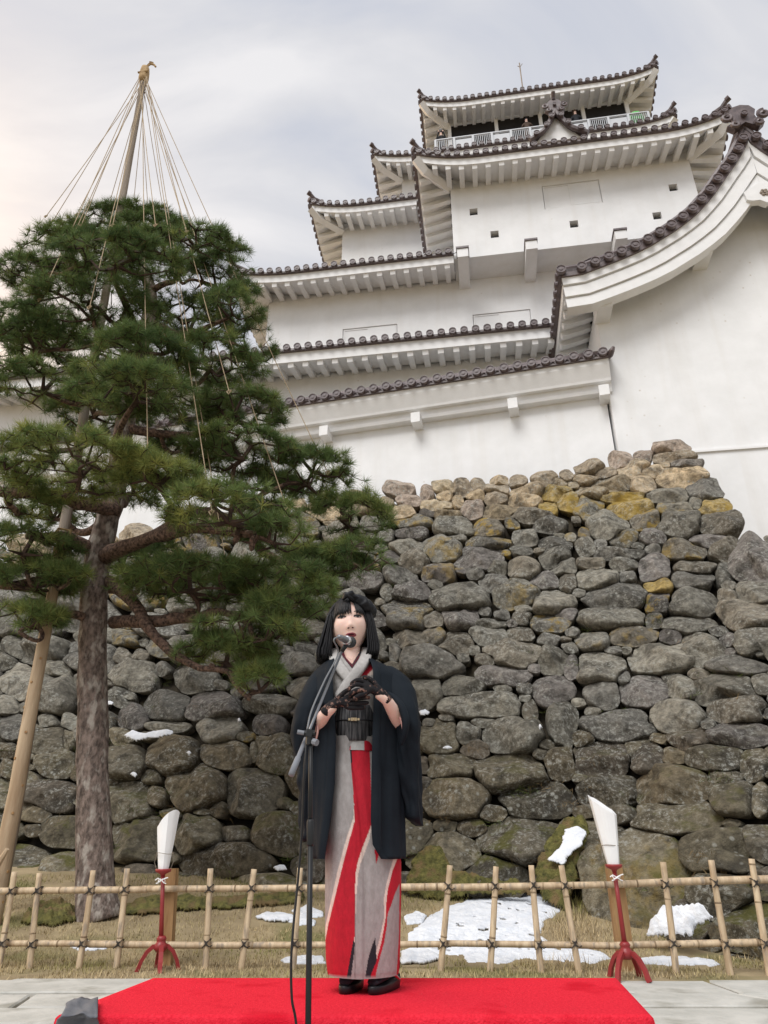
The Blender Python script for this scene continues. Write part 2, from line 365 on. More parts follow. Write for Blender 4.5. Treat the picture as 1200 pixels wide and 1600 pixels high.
SC = [(160,80,180,120),(320,60,140,120),(450,105,230,150),(650,50,230,120),(850,45,160,90),(70,160,70,120),(290,225,380,190),(270,400,180,190),(485,380,250,140),(640,200,130,70),(800,170,350,170),(740,300,300,130),(560,140,70,60),(490,195,80,70),(1060,210,190,170),(1030,75,130,70),(880,385,100,70),(740,380,110,45),(1060,400,250,190),(610,490,530,160),(910,530,90,140),(1110,600,170,310),(340,690,230,210),(525,665,150,130),(580,760,160,110),(800,680,380,220),(1100,850,200,200),(420,870,300,150),(800,910,440,240),(280,600,80,60),(240,860,70,110),(450,1080,400,250),(960,1090,460,240),(1170,250,100,140),(620,600,150,60)]
SD = [(100,90,220,110),(360,60,280,110),(590,60,130,90),(540,190,400,190),(150,260,300,190),(800,150,130,130),(165,425,210,170),(430,400,310,190),(300,320,80,80),(270,620,440,180),(150,830,350,230)]
SE = [(70,30,150,100),(360,95,280,180),(150,165,180,160),(85,285,130,110),(660,110,320,200),(700,230,250,210),(1010,80,320,130),(1000,210,190,130),(370,220,250,70),(410,410,310,240),(730,400,290,170),(1040,390,220,230),(110,450,240,230),(910,380,60,120),(560,600,340,270),(895,640,340,300),(110,690,280,270),(300,660,110,130),(690,740,110,100),(180,930,300,280),(550,900,300,250),(1060,890,300,280),(740,1060,560,220),(790,900,170,100),(200,1130,200,100)]
SF = [(100,120,130,130),(280,150,340,150),(20,220,140,100),(110,340,220,210),(350,260,160,100),(330,410,290,240),(40,490,120,130),(70,620,150,170),(300,590,110,90),(290,710,220,180),(440,600,70,110),(430,700,90,130),(355,850,220,180),(30,770,160,90),(40,890,110,120),(320,1060,320,200),(20,1040,100,200),(210,1160,220,120),(760,190,80,110),(880,175,100,70),(830,300,290,200),(750,430,150,130)]
SR = [(1000,240,370,120),(910,390,420,200),(1000,510,360,180),(1020,670,400,150),(850,820,350,160),(1110,860,180,200),(640,560,300,210),(710,700,240,150),(600,1010,470,330),(930,940,230,80),(980,1080,290,220),(450,830,190,230),(770,300,140,80),(680,380,190,140),(1150,160,120,80),(1150,1080,110,210)]
def sc(lst, x, y): return [(x+a/4, y+b/4, w/8, h/8) for a, b, w, h in lst]
main_seeds = sc(SA, 600, 680) + sc(SB, 900, 680) + sc(SC, 600, 980) + sc(SD, 900, 980) + sc(SE, 170, 1080) + sc(SF, 0, 980)
main_seeds += [(690,1335,52,36),(815,1310,60,36),(645,1310,34,30),(320,1400,30,16)]
right_seeds = sc(SR, 900, 980) + [(1180,880,34,40),(1180,925,30,22),(1170,960,42,24),(1190,1010,40,26),(1130,1330,70,38),(1060,1275,70,30),(1000,1390,82,92),(1120,1400,58,40),(1170,1450,55,45),(1190,1320,40,30),(1060,1440,45,45),(1090,1015,40,24)]
def inpoly(x, y, P):
    c = False; j = len(P)-1
    for i in range(len(P)):
        if (P[i][1] > y) != (P[j][1] > y) and x < (P[j][0]-P[i][0])*(y-P[i][1])/(P[j][1]-P[i][1]) + P[i][0]: c = not c
        j = i
    return c
REG_M = [(-140,872),(60,848),(200,832),(400,797),(560,768),(870,752),(960,722),(1062,700),(1148,826),(1135,880),(1105,1000),(1048,1085),(1000,1180),(960,1260),(900,1350),(880,1372),(700,1385),(500,1398),(-140,1440)]
REG_R = [(1160,842),(1330,838),(1330,1530),(1130,1520),(1000,1500),(925,1485),(910,1400),(950,1290),(1010,1185),(1060,1090),(1115,1000),(1143,890)]
def size_at(y): return float(np.interp(y, [690, 850, 950, 1100, 1300, 1450], [23, 28, 34, 44, 56, 60]))
def fill(seeds, reg, rnd):
    xs = [p[0] for p in reg]; ys = [p[1] for p in reg]
    for k, tries in ((1.0, 2500), (.75, 2500), (.55, 2500), (.4, 3000), (.28, 4500)):
        for _ in range(tries):
            x = rnd.uniform(min(xs), max(xs)); y = rnd.uniform(min(ys), max(ys))
            if not inpoly(x, y, reg): continue
            hw = size_at(y)*k*rnd.uniform(.75, 1.2); hh = hw*rnd.uniform(.5, .8)
            A = np.array(seeds); d = ((A[:, 0]-x)/(A[:, 2]+hw*.92))**2 + ((A[:, 1]-y)/(A[:, 3]+hh*.92))**2
            if d.min() > .93: seeds.append((x, y, hw, hh))
    return seeds
def stone_tint(x, y, rnd, big):
    top = y < float(np.interp(x, [0, 570, 870, 1000, 1075, 1160], [862, 805, 800, 775, 745, 700])) + rnd.uniform(-12, 12)
    yel = 0.0
    if top:
        c = rnd.choice([(.44,.35,.235), (.38,.315,.22), (.46,.375,.265), (.34,.285,.215), (.37,.305,.255)])
        if rnd.random() < .12: c = (.15,.135,.12)
    else:
        c = rnd.choice([(.205,.195,.165), (.185,.178,.155), (.235,.222,.188), (.168,.162,.146), (.19,.172,.140), (.175,.162,.152)])
        band = math.exp(-((y-(805 if x < 820 else 800))/75)**2)
        if rnd.random() < .32*band + .10*(y < 1010) + .03: yel = rnd.uniform(.4, .95)
    f = rnd.uniform(.78, 1.38)
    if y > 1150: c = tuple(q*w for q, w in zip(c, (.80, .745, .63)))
    return (c[0]*f, c[1]*f, c[2]*f, yel)
YELLOW = [(885,783,.9),(972,777,1.0),(985,797,1.0),(1112,795,.8),(1035,915,.9),(850,790,.8)]
def make_stones(plane, seeds, root, seed, limit):
    rnd = random.Random(seed); A = np.array(seeds); NA, out = 34, []
    org = root.location
    th = np.linspace(0, 2*math.pi, NA, endpoint=False); rr = np.linspace(.25, 1.34, 46)
    e1 = plane.out.cross(Vector((0, 0, 1))).normalized()
    if e1.x < 0: e1 = -e1
    order = sorted(range(len(seeds)), key=lambda i: -seeds[i][2]*seeds[i][3])
    for rank, i in enumerate(order):
        x, y, hw, hh = seeds[i]
        rot = rnd.uniform(-.12, .12)
        dx = np.cos(th)*hw; dy = np.sin(th)*hh
        # a squarer, slightly skewed outline than an ellipse
        ex = rnd.uniform(2.3, 5.5); tw = rnd.uniform(-.5, .5)
        sq = 1/np.maximum(np.abs(np.cos(th+tw))**ex+np.abs(np.sin(th+tw))**ex, 1e-6)**(1/ex); sq = .25 + .75*sq
        near = [j for j in np.argsort((A[:, 0]-x)**2 + ((A[:, 1]-y)*1.4)**2)[:26] if j != i]
        B = A[near]
        X = x + rr[:, None]*dx[None]*sq; Y = y + rr[:, None]*dy[None]*sq
        Dm = (((X[..., None]-B[:, 0])/B[:, 2])**2 + ((Y[..., None]-B[:, 1])/B[:, 3])**2)
        own = rr[:, None]**2*np.ones_like(X)
        bad = Dm.min(-1) < own
        first = np.where(bad.any(0), bad.argmax(0), len(rr)-1)
        r = np.minimum(rr[first], rnd.uniform(1.08, 1.26))*.95
        r = .6*r + .2*np.roll(r, 1) + .2*np.roll(r, -1)
        r *= np.array([1+.08*mnoise.noise((math.cos(t)*1.7+i*3.1, math.sin(t)*1.7, seed))+.03*mnoise.noise((math.cos(t)*5+i*3.1, math.sin(t)*5, seed)) for t in th])
        pts = [plane.hit(x + r[k]*dx[k]*sq[k], y + r[k]*dy[k]*sq[k]) for k in range(NA)]
        cen = sum(pts, Vector())/NA
        hm = min(max((p-cen).length for p in pts), 2.2*np.median([(p-cen).length for p in pts])); hs = float(np.percentile([(p-cen).length for p in pts], 25))
        H = hs*rnd.uniform(.7, 1.1)
        facets = []
        for _ in range(rnd.choice([3, 4, 5])):
            a = rnd.uniform(0, 6.28); g = rnd.uniform(.35, 1.15); facets.append((math.cos(a)*g, math.sin(a)*g, rnd.uniform(.55, .95)))
        facets.append((rnd.uniform(-.15, .15), rnd.uniform(-.2, .1), rnd.uniform(.72, .95)))
        rings = []
        o3 = plane.out*-1
        rings.append([p + o3*(H*.8+.12) + (cen-p)*.12 for p in pts])
        off = Vector((i*1.37, seed*2.1, i*.71))
        for q in (1.0, .975, .93, .86, .77, .66, .54, .41, .27, .13):
            ring = []
            for k in range(NA):
                p = cen + (pts[k]-cen)*q
                u = math.cos(th[k])*q; v = math.sin(th[k])*q
                h = (1-q**4.0)**.6
                for gx, gy, c0 in facets: h = min(h, c0 + gx*u + gy*v if True else h)
                h = max(h, -.1)
                w = p*1.0
                nz = mnoise.fractal((w*2.6+off), .9, 2.0, 4)*.19*hs + abs(mnoise.noise(w*6+off))*-.07*min(1, hs*2.5) + mnoise.noise(w*15+off)*.02*min(1, hs*2.5)
                ring.append(p + plane.out*(h*H + nz*(.55+.45*(1-q))) + (p-cen)*(.05*mnoise.noise(w*5+off)))
            rings.append(ring)
        b = MB(); b.loft(rings, True, False)
        cpt = cen + plane.out*(min([1]+[f[2] for f in facets])*H + mnoise.fractal((cen*2.6+off), .9, 2.0, 4)*.19*hs - abs(mnoise.noise(cen*6+off))*.07*min(1, hs*2.5))
        n0 = len(b.v); last = n0-NA; b.v.append(tuple(cpt)); 
        for k in range(NA): b.f.append((last+k, last+(k+1) % NA, n0)); b.mi.append(0)
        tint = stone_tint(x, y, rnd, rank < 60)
        for yx, yy, ya in YELLOW:
            if abs(yx-x) < 22 and abs(yy-y) < 14: tint = (.40, .30, .12, ya)
        out.append((b, cen, tint))
    rest = MB(); rcol = []
    for rank, (b, cen, tint) in enumerate(out):
        if rank < limit:
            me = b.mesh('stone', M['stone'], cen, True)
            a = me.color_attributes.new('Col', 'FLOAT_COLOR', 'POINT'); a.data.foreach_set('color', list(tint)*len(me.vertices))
            o = link(bpy.data.objects.new('stone', me), root); o.location = cen - org
        else:
            rest.add(b.v, b.f); rcol += list(tint)*len(b.v)
    if rest.v:
        me = rest.mesh('filler_stones', M['stone'], org, True)
        a = me.color_attributes.new('Col', 'FLOAT_COLOR', 'POINT'); a.data.foreach_set('color', rcol)
        o = link(bpy.data.objects.new('filler_stones', me), root); o['kind'] = 'stuff'
def core(plane, reg, root, back, depth):
    b = MB(); P = [plane.hit(*p) - plane.out*back - root.location for p in reg]
    b.prism(P, depth)
    bm = b.build('earth_core', M['core'], root); return bm
rm = empty('stone_wall', (0, 9.6, .3)); tag(rm, 'tall sloping dry stone castle base of mossy grey boulders with tan top rows', 'stone wall')
rr_ = empty('stone_wall', (3.6, 7.2, .1)); tag(rr_, 'stone wall flank of large flat grey blocks behind the fence, beside the leaning lantern', 'stone wall')
main_seeds = fill(main_seeds, REG_M, random.Random(3)); right_seeds = fill(right_seeds, REG_R, random.Random(4))
make_stones(WALL, main_seeds, rm, 11, 292); make_stones(WALLR, right_seeds, rr_, 12, 90)
CORE_M = [(-160,890),(60,866),(200,850),(400,815),(560,782),(870,768),(960,742),(1050,722),(1128,830),(1125,880),(1140,1000),(1140,1180),(1100,1390),(-160,1480)]
core(WALL, CORE_M, rm, .26, Vector((0, 1.0, -.05)))
CORE_R = [(1160,866),(1345,862),(1345,1560),(1130,1545),(925,1510),(905,1410),(945,1300),(1010,1195),(1060,1100),(1115,1010),(1140,900)]
core(WALLR, CORE_R, rr_, .24, Vector((.5, .35, -.05)))
# ================================================================== castle
class Frame:
    def __init__(s, deg, name, a0, b0, z0):
        s.th = R(deg); s.o = Vector((a0, b0, z0)); s.ca, s.sa = math.cos(s.th), math.sin(s.th)
        s.root = empty(name, s.world(a0, b0, z0), -s.th)
    def world(s, a, b, z): return Vector((a*s.ca + b*s.sa, -a*s.sa + b*s.ca, z))
    def hit(s, x, y, b):
        d = ray(x, y); nb = Vector((s.sa, s.ca, 0)); p = CAM + d*(b/d.dot(nb))
        return p.x*s.ca - p.y*s.sa, p.z
    def build(s, mb, name, mat, parent=None, smooth=False): return mb.build(name, mat, parent or s.root, s.o, smooth)
    def inst(s, name, me, parent, loc, Mx=None, scale=None): return inst(name, me, parent or s.root, Vector(loc)-s.o, Mx, scale)
def disc_mesh():
    b = MB()
    b.lathe([(.0001, .0), (.115, .0), (.118, .02), (.118, .10), (.098, .10), (.092, .082), (.05, .082), (.045, .094), (.0001, .096)], 14)
    return b.mesh('roof_tile', M['tile'])
DISC = disc_mesh()                       # axis +Z points out of the roof edge
def unit_rafter():
    b = MB(); b.box2((-.095, 0, -.17), (.095, 1, .01)); return b.mesh('rafter', M['trim'])
RAFT = unit_rafter()                     # +Y runs inwards
def basis(x, y, z): return Matrix((x, y, z)).transposed()
def eave_run(F, roof_mb, eave_mb, todo, P0, P1, n, D, zE, U0, U1, h0, h1, sp, pitch=.5, run=1.6, soff=.28, hf=.36, lcurve=2.6):
    P0 = Vector((*P0, 0)); P1 = Vector((*P1, 0)); n = Vector((*n, 0)); t = P1-P0; Ln = t.length; t.normalize()
    def zf(s):
        z = zE
        if U0: z += U0*max(0, 1-s/lcurve)**2.2
        if U1: z += U1*max(0, 1-(Ln-s)/lcurve)**2.2
        return z
    ns = max(4, int(Ln/.35))
    def row(d, dz, flat=False):
        r = []
        for i in range(ns+1):
            s = Ln*i/ns; sd = h0*d + (Ln-(h0+h1)*d)*i/ns
            p = P0 + t*sd - n*d; zz = zf(s) if not flat else zE
            r.append(Vector((p.x, p.y, zz+dz)))
        return r
    k = soff
    white = [row(.06, -.005), row(.06, -hf), row(.14, -hf), row(D, -hf+(D-.14)*k)]
    eave_mb.loft(white, False, False)
    dark = [row(.30, -.02), row(-.05, -.02), row(-.05, .07), row(run, .07+run*pitch)]
    roof_mb.loft(dark, False, False)
    # tiles
    nt = int(round(Ln/sp)); 
    for i in range(nt):
        s = (i+.5)*Ln/nt; z = zf(s); p = P0 + t*s
        lim = run
        if h0: lim = min(lim, s/h0)
        if h1: lim = min(lim, (Ln-s)/h1)
        lim = max(lim, .15)
        o = Vector((p.x, p.y, z+.10)) + n*.05; q = o - n*lim + Vector((0, 0, lim*pitch))
        roof_mb.tube([o, q], .088, 7, False)
        todo.append(('roof_tile', DISC, o - n*.02, basis(t, t.cross(n)*-1 if True else t, n), None))
        # shallow pan tile lip between
        s2 = min(s + .5*Ln/nt, Ln); p2 = P0 + t*s2; c = Vector((p2.x, p2.y, zf(s2)+.005)) + n*.06
        w = .5*Ln/nt
        roof_mb.loft([[c - t*w*.8 + Vector((0,0,.06)), c - t*w*.4 - Vector((0,0,.0)), c - Vector((0,0,.03)), c + t*w*.4, c + t*w*.8 + Vector((0,0,.06))],
                      [c - t*w*.8 + Vector((0,0,.1)) - n*.1, c - t*w*.4 + Vector((0,0,.06)) - n*.1, c + Vector((0,0,.05)) - n*.1, c + t*w*.4 + Vector((0,0,.06)) - n*.1, c + t*w*.8 + Vector((0,0,.1)) - n*.1]], False, False)
    nr = int(round(Ln/(sp*1.36)))
    for i in range(nr):
        s = (i+.5)*Ln/nr
        lim = D
        if h0: lim = min(lim, s/h0)
        if h1: lim = min(lim, (Ln-s)/h1)
        if lim < .45: continue
        p = P0 + t*s - n*.10; z = zf(s) - hf + .012
        zin = zE - hf + (lim-.14)*k + .012 if lim > D-.01 else z + (lim-.14)*k
        yv = (-n)*(lim-.10) + Vector((0, 0, zin-z)); ln = yv.length; yv.normalize(); xv = t; zv = xv.cross(yv)
        if zv.z < 0: zv = -zv
        todo.append(('rafter', RAFT, Vector((p.x, p.y, z)), basis(xv, yv, zv), (1, ln, 1)))
def hip(roof_mb, eave_mb, corner, din, zE, U, D, hf=.36, soff=.28):
    c = Vector((*corner, zE+U)); d = Vector((*din, 0)); q = d*(D+.0); dn = d.normalized()
    # diagonal hip beam under, ridge with upturned end on top
    eave_mb.tube([c + dn*.05 + Vector((0,0,-hf*.75)), c + d*.35 + Vector((0,0,-hf*1.05-U*.45)), c + d*D + Vector((0, 0, -hf-.12-U+D*soff))], .2, 4)
    z1 = .5
    roof_mb.tube([c + d*1.55 + Vector((0,0,.25+1.55*z1-U)), c + d*.8 + Vector((0,0,.24+.8*z1-U*.8)), c + d*.3 + Vector((0,0,.3+.1)), c + d*.12 + Vector((0,0,.42)), c - dn*.06 + Vector((0,0,.60))], [.17, .16, .13, .1, .085], 8)
    roof_mb.tube([c + d*.5 + Vector((0,0,.22)), c - dn*.10 + Vector((0,0,.20))], [.13, .115], 8)
    roof_mb.tube([c - dn*.16 + Vector((0,0,.62)), c - dn*.02 + Vector((0,0,.585))], .11, 9)
def tier(F, aL, aR, bF, zE, D, U, sideL, sideR, sp=.36, left=True, right=True, **kw):
    rmb, emb, todo = MB(), MB(), []
    eave_run(F, rmb, emb, todo, (aL, bF), (aR, bF), (0, -1), D, zE, U if left else 0, U if right else 0, 1 if left else 0, 1 if right else 0, sp, **kw)
    if left:
        eave_run(F, rmb, emb, todo, (aL, bF+sideL), (aL, bF), (-1, 0), D, zE, 0, U, 0, 1, sp, **kw); hip(rmb, emb, (aL, bF), (1, 1), zE, U, D)
    if right:
        eave_run(F, rmb, emb, todo, (aR, bF), (aR, bF+sideR), (1, 0), D, zE, U, 0, 1, 0, sp, **kw); hip(rmb, emb, (aR, bF), (-1, 1), zE, U, D)
    roof = F.build(rmb, 'roof', M['tile']); F.build(emb, 'eave', M['trim'], roof)
    for nm, me, loc, Mx, sc_ in todo: F.inst(nm, me, roof, loc, Mx, sc_)
    return roof

K = Frame(8.6, 'castle_keep', 3.0, 19.0, 9.3); tag(K.root, 'white plastered multi-storey castle keep with dark tiled tiered roofs', 'castle')
def wall_box(F, aL, aR, b0, b1, z0, z1, name='wall'):
    b = MB(); b.box2((aL, b0, z0), (aR, b1, z1)); return F.build(b, name, M['plaster'])
B = dict(e1=18.0, w1=19.2, e2=19.5, w2=20.75, e3=22.0, w3=23.2, e4=23.2, w4=24.4, e5=24.2, w5=25.4, bay=19.6, be=18.4)
# tier 1 (lowest eave, right end behind the gabled wing)
a1r, z1 = K.hit(868, 508, B['e1']); a1l = a1r - 20
tier(K, a1l, a1r+3.5, B['e1'], z1, 1.15, 0, 1, 1, left=False, right=False, run=3.4, hf=.40)
wall_box(K, a1l, a1r+3.5, B['w1'], B['w1']+2.6, 8.6, z1+.3)
# tier 2
a2l, z2 = K.hit(372, 440, B['e2']); a2l2, z2b = K.hit(560, 414, B['e2']); z2 = z2b
w2l, _ = K.hit(418, 500, B['w2'])
bayL, _ = K.hit(706, 340, B['bay'])
tier(K, w2l-1.2, bayL-.02, B['e2'], z2, 1.2, .35, 6, 1, right=False, run=2.0)
baR, _ = K.hit(1087, 290, B['bay'])
W2ARGS = (w2l, baR+2.5, z1-1.5, z2+.32)
# tier 3
w3l, _ = K.hit(535, 370, B['w3']); _, z3 = K.hit(560, 320, B['e3'])
tier(K, w3l-1.25, bayL+2.0, B['e3'], z3, 1.25, .45, 6, 1, right=False, run=1.8)
wall_box(K, w3l, bayL+2.5, B['w3'], B['w3']+5, z2-.5, z3+.34)
# tier 4 (left end shows beside the bay roof)
w4l, _ = K.hit(628, 290, B['w4']); _, z4 = K.hit(612, 247, B['e4'])
tier(K, w4l-1.25, baR+1.5, B['e4'], z4, 1.25, .45, 5, 5, run=1.6)
wall_box(K, w4l, baR+.6, B['w4'], B['w4']+6, z3-.5, z4+.34)
# top storey
t5l, _ = K.hit(657, 160, B['e5']); t5r, _ = K.hit(1026, 105, B['e5']); _, z5 = K.hit(840, 140, B['e5'])
roof5 = tier(K, t5l, t5r, B['e5'], z5, 1.3, .55, 7, 7, run=3.0)
_, zop1 = K.hit(840, 176, B['w5']); _, zop0 = K.hit(840, 222, B['w5'])
wall_box(K, t5l+1.3, t5r-1.3, B['w5'], B['w5']+5, zop1, z5+.34)
wall_box(K, t5l+1.3, t5r-1.3, B['w5'], B['w5']+5, z4-.3, zop0-.3)
ob = MB(); ob.box2((t5l+1.32, B['w5']+.12, zop0-.35), (t5r-1.32, B['w5']+4.9, zop1+.02)); K.build(ob, 'room_shade', M['dark'])  # black block in place of the shade of the unlit storey
for q in (0, .27, .52, .76, 1):
    pb = MB(); aa = t5l+1.4 + (t5r-t5l-2.8)*q; pb.box2((aa-.09, B['w5']-.01, zop0-.32), (aa+.09, B['w5']+.2, zop1+.03)); K.build(pb, 'pillar', M['trim'])
# ridge closing the top roof
rb = MB(); zt = z5+.07+3.0*.5
rb.prism([(t5l+3, B['e5']+3, zt-.02), (t5r-3, B['e5']+3, zt-.02), (t5r-3.2, B['e5']+3.9, zt+2.4), (t5l+3.2, B['e5']+3.9, zt+2.4)], (0, 1.2, 0)); K.build(rb, 'roof_ridge', M['tile'])
# balustrade
def balustrade():
    bb = 24.62; a0, zr = K.hit(680, 214, bb); a1, _ = K.hit(1012, 176, bb); _, zr = K.hit(845, 197, bb); h = .95
    root_b = MB(); root_b.box2((a0, bb-.05, zr-.06), (a1, bb+.05, zr)); rail = K.build(root_b, 'balustrade', M['rail'])
    n = 11; pm = MB(); pm.box2((-.055, -.06, -h), (.055, .06, -.04)); pme = pm.mesh('post', M['rail'])
    for i in range(n+1): K.inst('post', pme, rail, (a0+(a1-a0)*i/n, bb, zr))
    pw = MB(); pw.box2((-.5, -.012, -h+.08), (.5, .012, -.16)); pwe = pw.mesh('panel', M['rail'])
    bar = MB(); bar.box2((-.014, -.014, -h), (.014, .014, -.05)); bme = bar.mesh('bar', M['rail'])
    for i in range(n):
        am = a0+(a1-a0)*(i+.5)/n; w = (a1-a0)/n - .12
        if i % 2: K.inst('panel', pwe, rail, (am, bb+.02, zr), None, (w, 1, 1))
        else:
            for k in range(9): K.inst('bar', bme, rail, (am - w/2 + w*(k+.5)/9, bb, zr))
    fb = MB(); fb.box2((a0-.1, bb-.1, zr-h-.25), (a1+.1, B['w5']+.5, zr-h-.02)); K.build(fb, 'balcony_floor', M['trim'])
    for aa in (a0, a1):
        sb = MB(); sb.box2((aa-.04, bb+.06, zr-.06), (aa+.04, B['w5']+2, zr)); K.build(sb, 'side_rail', M['rail'], rail)
    return bb, zr-h, a0, a1
BAL_B, BAL_Z, BAL_A0, BAL_A1 = balustrade()
# projecting bay
_, zb0 = K.hit(860, 388, B['bay']); _, zbe = K.hit(890, 224, B['be'])
def rect(F, x0, y0, x1, y1, b):
    xm, ym = (x0+x1)/2, (y0+y1)/2; return (F.hit(x0, ym, b)[0], F.hit(x1, ym, b)[0], F.hit(xm, y1, b)[1], F.hit(xm, y0, b)[1])
def wall_holes(F, name, aL, aR, z0, z1, b, holes, back):
    # front sheet with real openings (a0, a1, z0, z1, depth), body of the wall behind
    A = sorted({aL, aR, *[h[0] for h in holes], *[h[1] for h in holes]}); Z = sorted({z0, z1, *[h[2] for h in holes], *[h[3] for h in holes]}); m = MB()
    for i in range(len(A)-1):
        for j in range(len(Z)-1):
            ca, cz = (A[i]+A[i+1])/2, (Z[j]+Z[j+1])/2
            if any(h[0] < ca < h[1] and h[2] < cz < h[3] for h in holes): continue
            m.add([(A[i], b, Z[j]), (A[i+1], b, Z[j]), (A[i+1], b, Z[j+1]), (A[i], b, Z[j+1])], [(0, 1, 2, 3)])
    for a0, a1, q0, q1, d in holes:
        f, k = [(a0, q0), (a1, q0), (a1, q1), (a0, q1)], [(a0+.02, q0+.02), (a1-.02, q0+.02), (a1-.02, q1-.02), (a0+.02, q1-.02)]
        m.add([(p[0], b, p[1]) for p in f]+[(p[0], b+d, p[1]) for p in k], [(i, (i+1) % 4, (i+1) % 4+4, i+4) for i in range(4)]+[(4, 5, 6, 7)])
    m.box2((aL+.001, b+.5, z0+.001), (aR-.001, back, z1-.001))
    for p, q in (((aL, z0), (aR, z0)), ((aL, z1), (aR, z1)), ((aL, z0), (aL, z1)), ((aR, z0), (aR, z1))):
        m.add([(p[0], b, p[1]), (q[0], b, q[1]), (q[0], b+.52, q[1]), (p[0], b+.52, p[1])], [(0, 1, 2, 3)])
    return F.build(m, name, M['plaster'])
LOOPS = ((740, 331), (773, 366), (897, 350), (1052, 293), (1027, 337)); bh = []
for lx, ly in LOOPS:
    a_, z_0 = K.hit(lx, ly, B['bay']); bh.append((a_-.15, a_+.15, z_0-.17, z_0+.17, .42))
bh.append((*rect(K, 848, 285, 940, 322, B['bay']), .10))
bw = wall_holes(K, 'bay_wall', bayL, baR, zb0, zbe+.34, B['bay'], bh, B['w2']+1.5)
rbl = bayL-1.25; rbr = baR+1.25
broof = tier(K, rbl, rbr, B['be'], zbe, 1.2, .55, 6, 6, run=2.2)
for x in (723, 832, 976, 1075):
    a, _ = K.hit(x, 395, B['bay']-.5); b = MB(); b.box2((a-.2, B['bay']-.5, zb0-.42), (a+.2, B['w2']+.05, zb0-.03)); K.build(b, 'bracket', M['trim'])
    b = MB(); b.box2((a-.23, B['bay']-.54, zb0-.03), (a+.23, B['bay']-.02, zb0+.05)); K.build(b, 'bracket_cap', M['tile'])
# second short row of ridge tiles above the bay eave and its little gable
def small_gable():
    bb = B['be']+.75; ac, zt = K.hit(871, 178, bb); al, zb = K.hit(838, 218, bb); ar, _ = K.hit(908, 207, bb); hw = (ar-al)/2; ac = (al+ar)/2
    b = MB(); b.prism([(ac-hw, bb+.15, zb), (ac+hw, bb+.15, zb), (ac, bb+.15, zt)], (0, 1.5, 0)); g = K.build(b, 'small_gable', M['trim'])
    d = MB()
    for s in (-1, 1):
        pts = [Vector((ac+s*(hw+.25), bb-.05, zb-.05)), Vector((ac+s*hw*.6, bb-.05, zb+(zt-zb)*.3)), Vector((ac+s*hw*.25, bb-.05, zb+(zt-zb)*.72)), Vector((ac, bb-.05, zt+.15))]
        pts = spline(pts, 8); d.tube(pts, .1, 7); d.tube([p+Vector((0, 1.6, .0)) for p in pts], .1, 7)
        d.loft([[p+Vector((0, 0, .03)) for p in pts], [p+Vector((0, 1.6, .03)) for p in pts]], False, False)
        for p in pts[1:7:2]: K.inst('roof_tile', DISC, g, p+Vector((0, -.08, 0)), basis(Vector((1,0,0)), Vector((0,0,1)), Vector((0,-1,0))))
    K.build(d, 'gable_roof', M['tile'], g)
    ornament(K, g, ac, bb-.12, zt+.12, .62)
def ornament(F, parent, a, b, z, s, horn=True):
    """ridge-end tile: shield body with scroll wings, round boss and a short upright horn"""
    m = MB(); P = [(-.62,-.30),(-.42,-.18),(-.36,.10),(-.44,.38),(-.28,.62),(0,.70),(.28,.62),(.44,.38),(.36,.10),(.42,-.18),(.62,-.30),(.40,-.52),(.18,-.34),(0,-.20),(-.18,-.34),(-.40,-.52)]
    m.prism([(a+x*s, b, z+y*s+.3*s) for x, y in P], (0, .22*s, 0))
    for sg in (-1, 1):
        for cx, cy, r0 in ((.62, .02, .20), (.40, -.36, .15)):
            pts = [(a+sg*(cx+r0*(1-k/22)*math.cos(k*.5+1.5))*s, b-.06*s, z+(cy+r0*(1-k/22)*math.sin(k*.5+1.5)+.3)*s) for k in range(17)]
            m.tube(pts, [.075*s]*len(pts), 6)
    if horn: m.tube([(a, b+.05*s, z+1.0*s), (a, b, z+1.12*s), (a, b-.25*s, z+1.38*s)], [.13*s, .13*s, .13*s], 9)
    o = F.build(m, 'ridge_ornament', M['tile'], parent)
    F.inst('roof_tile', DISC, o, (a, b-.04*s, z+.42*s), basis(Vector((1,0,0)), Vector((0,0,1)), Vector((0,-1,0))), (1.0*s,)*3)
small_gable()
# windows and loopholes
def shutter(F, x0, y0, x1, y1, b, sill=False):
    al, zt = F.hit(x0, y0, b); ar, _ = F.hit(x1, y0, b); _, zt = F.hit((x0+x1)/2, y0, b); _, zb = F.hit((x0+x1)/2, y1, b)
    m = MB(); t = .07
    m.box2((al-t, b-.035, zt), (ar+t, b+.02, zt+t*1.3)); m.box2((al-t, b-.03, zb-t), (ar+t, b+.02, zb)); m.box2((al-t, b-.03, zb), (al, b+.02, zt)); m.box2((ar, b-.03, zb), (ar+t, b+.02, zt))
    w = F.build(m, 'window', M['trim'])
    for k in range(2):
        p = MB(); am = al + (ar-al)*.47
        lo, hi = ((al+.012, am-.015) if k == 0 else (am+.015, ar-.012)); dep = -.012 if k == 0 else -.02
        p.box2((lo, b+dep, zb+.012), (hi, b+.03, zt-.012)); F.build(p, 'shutter', M['plaster'], w)
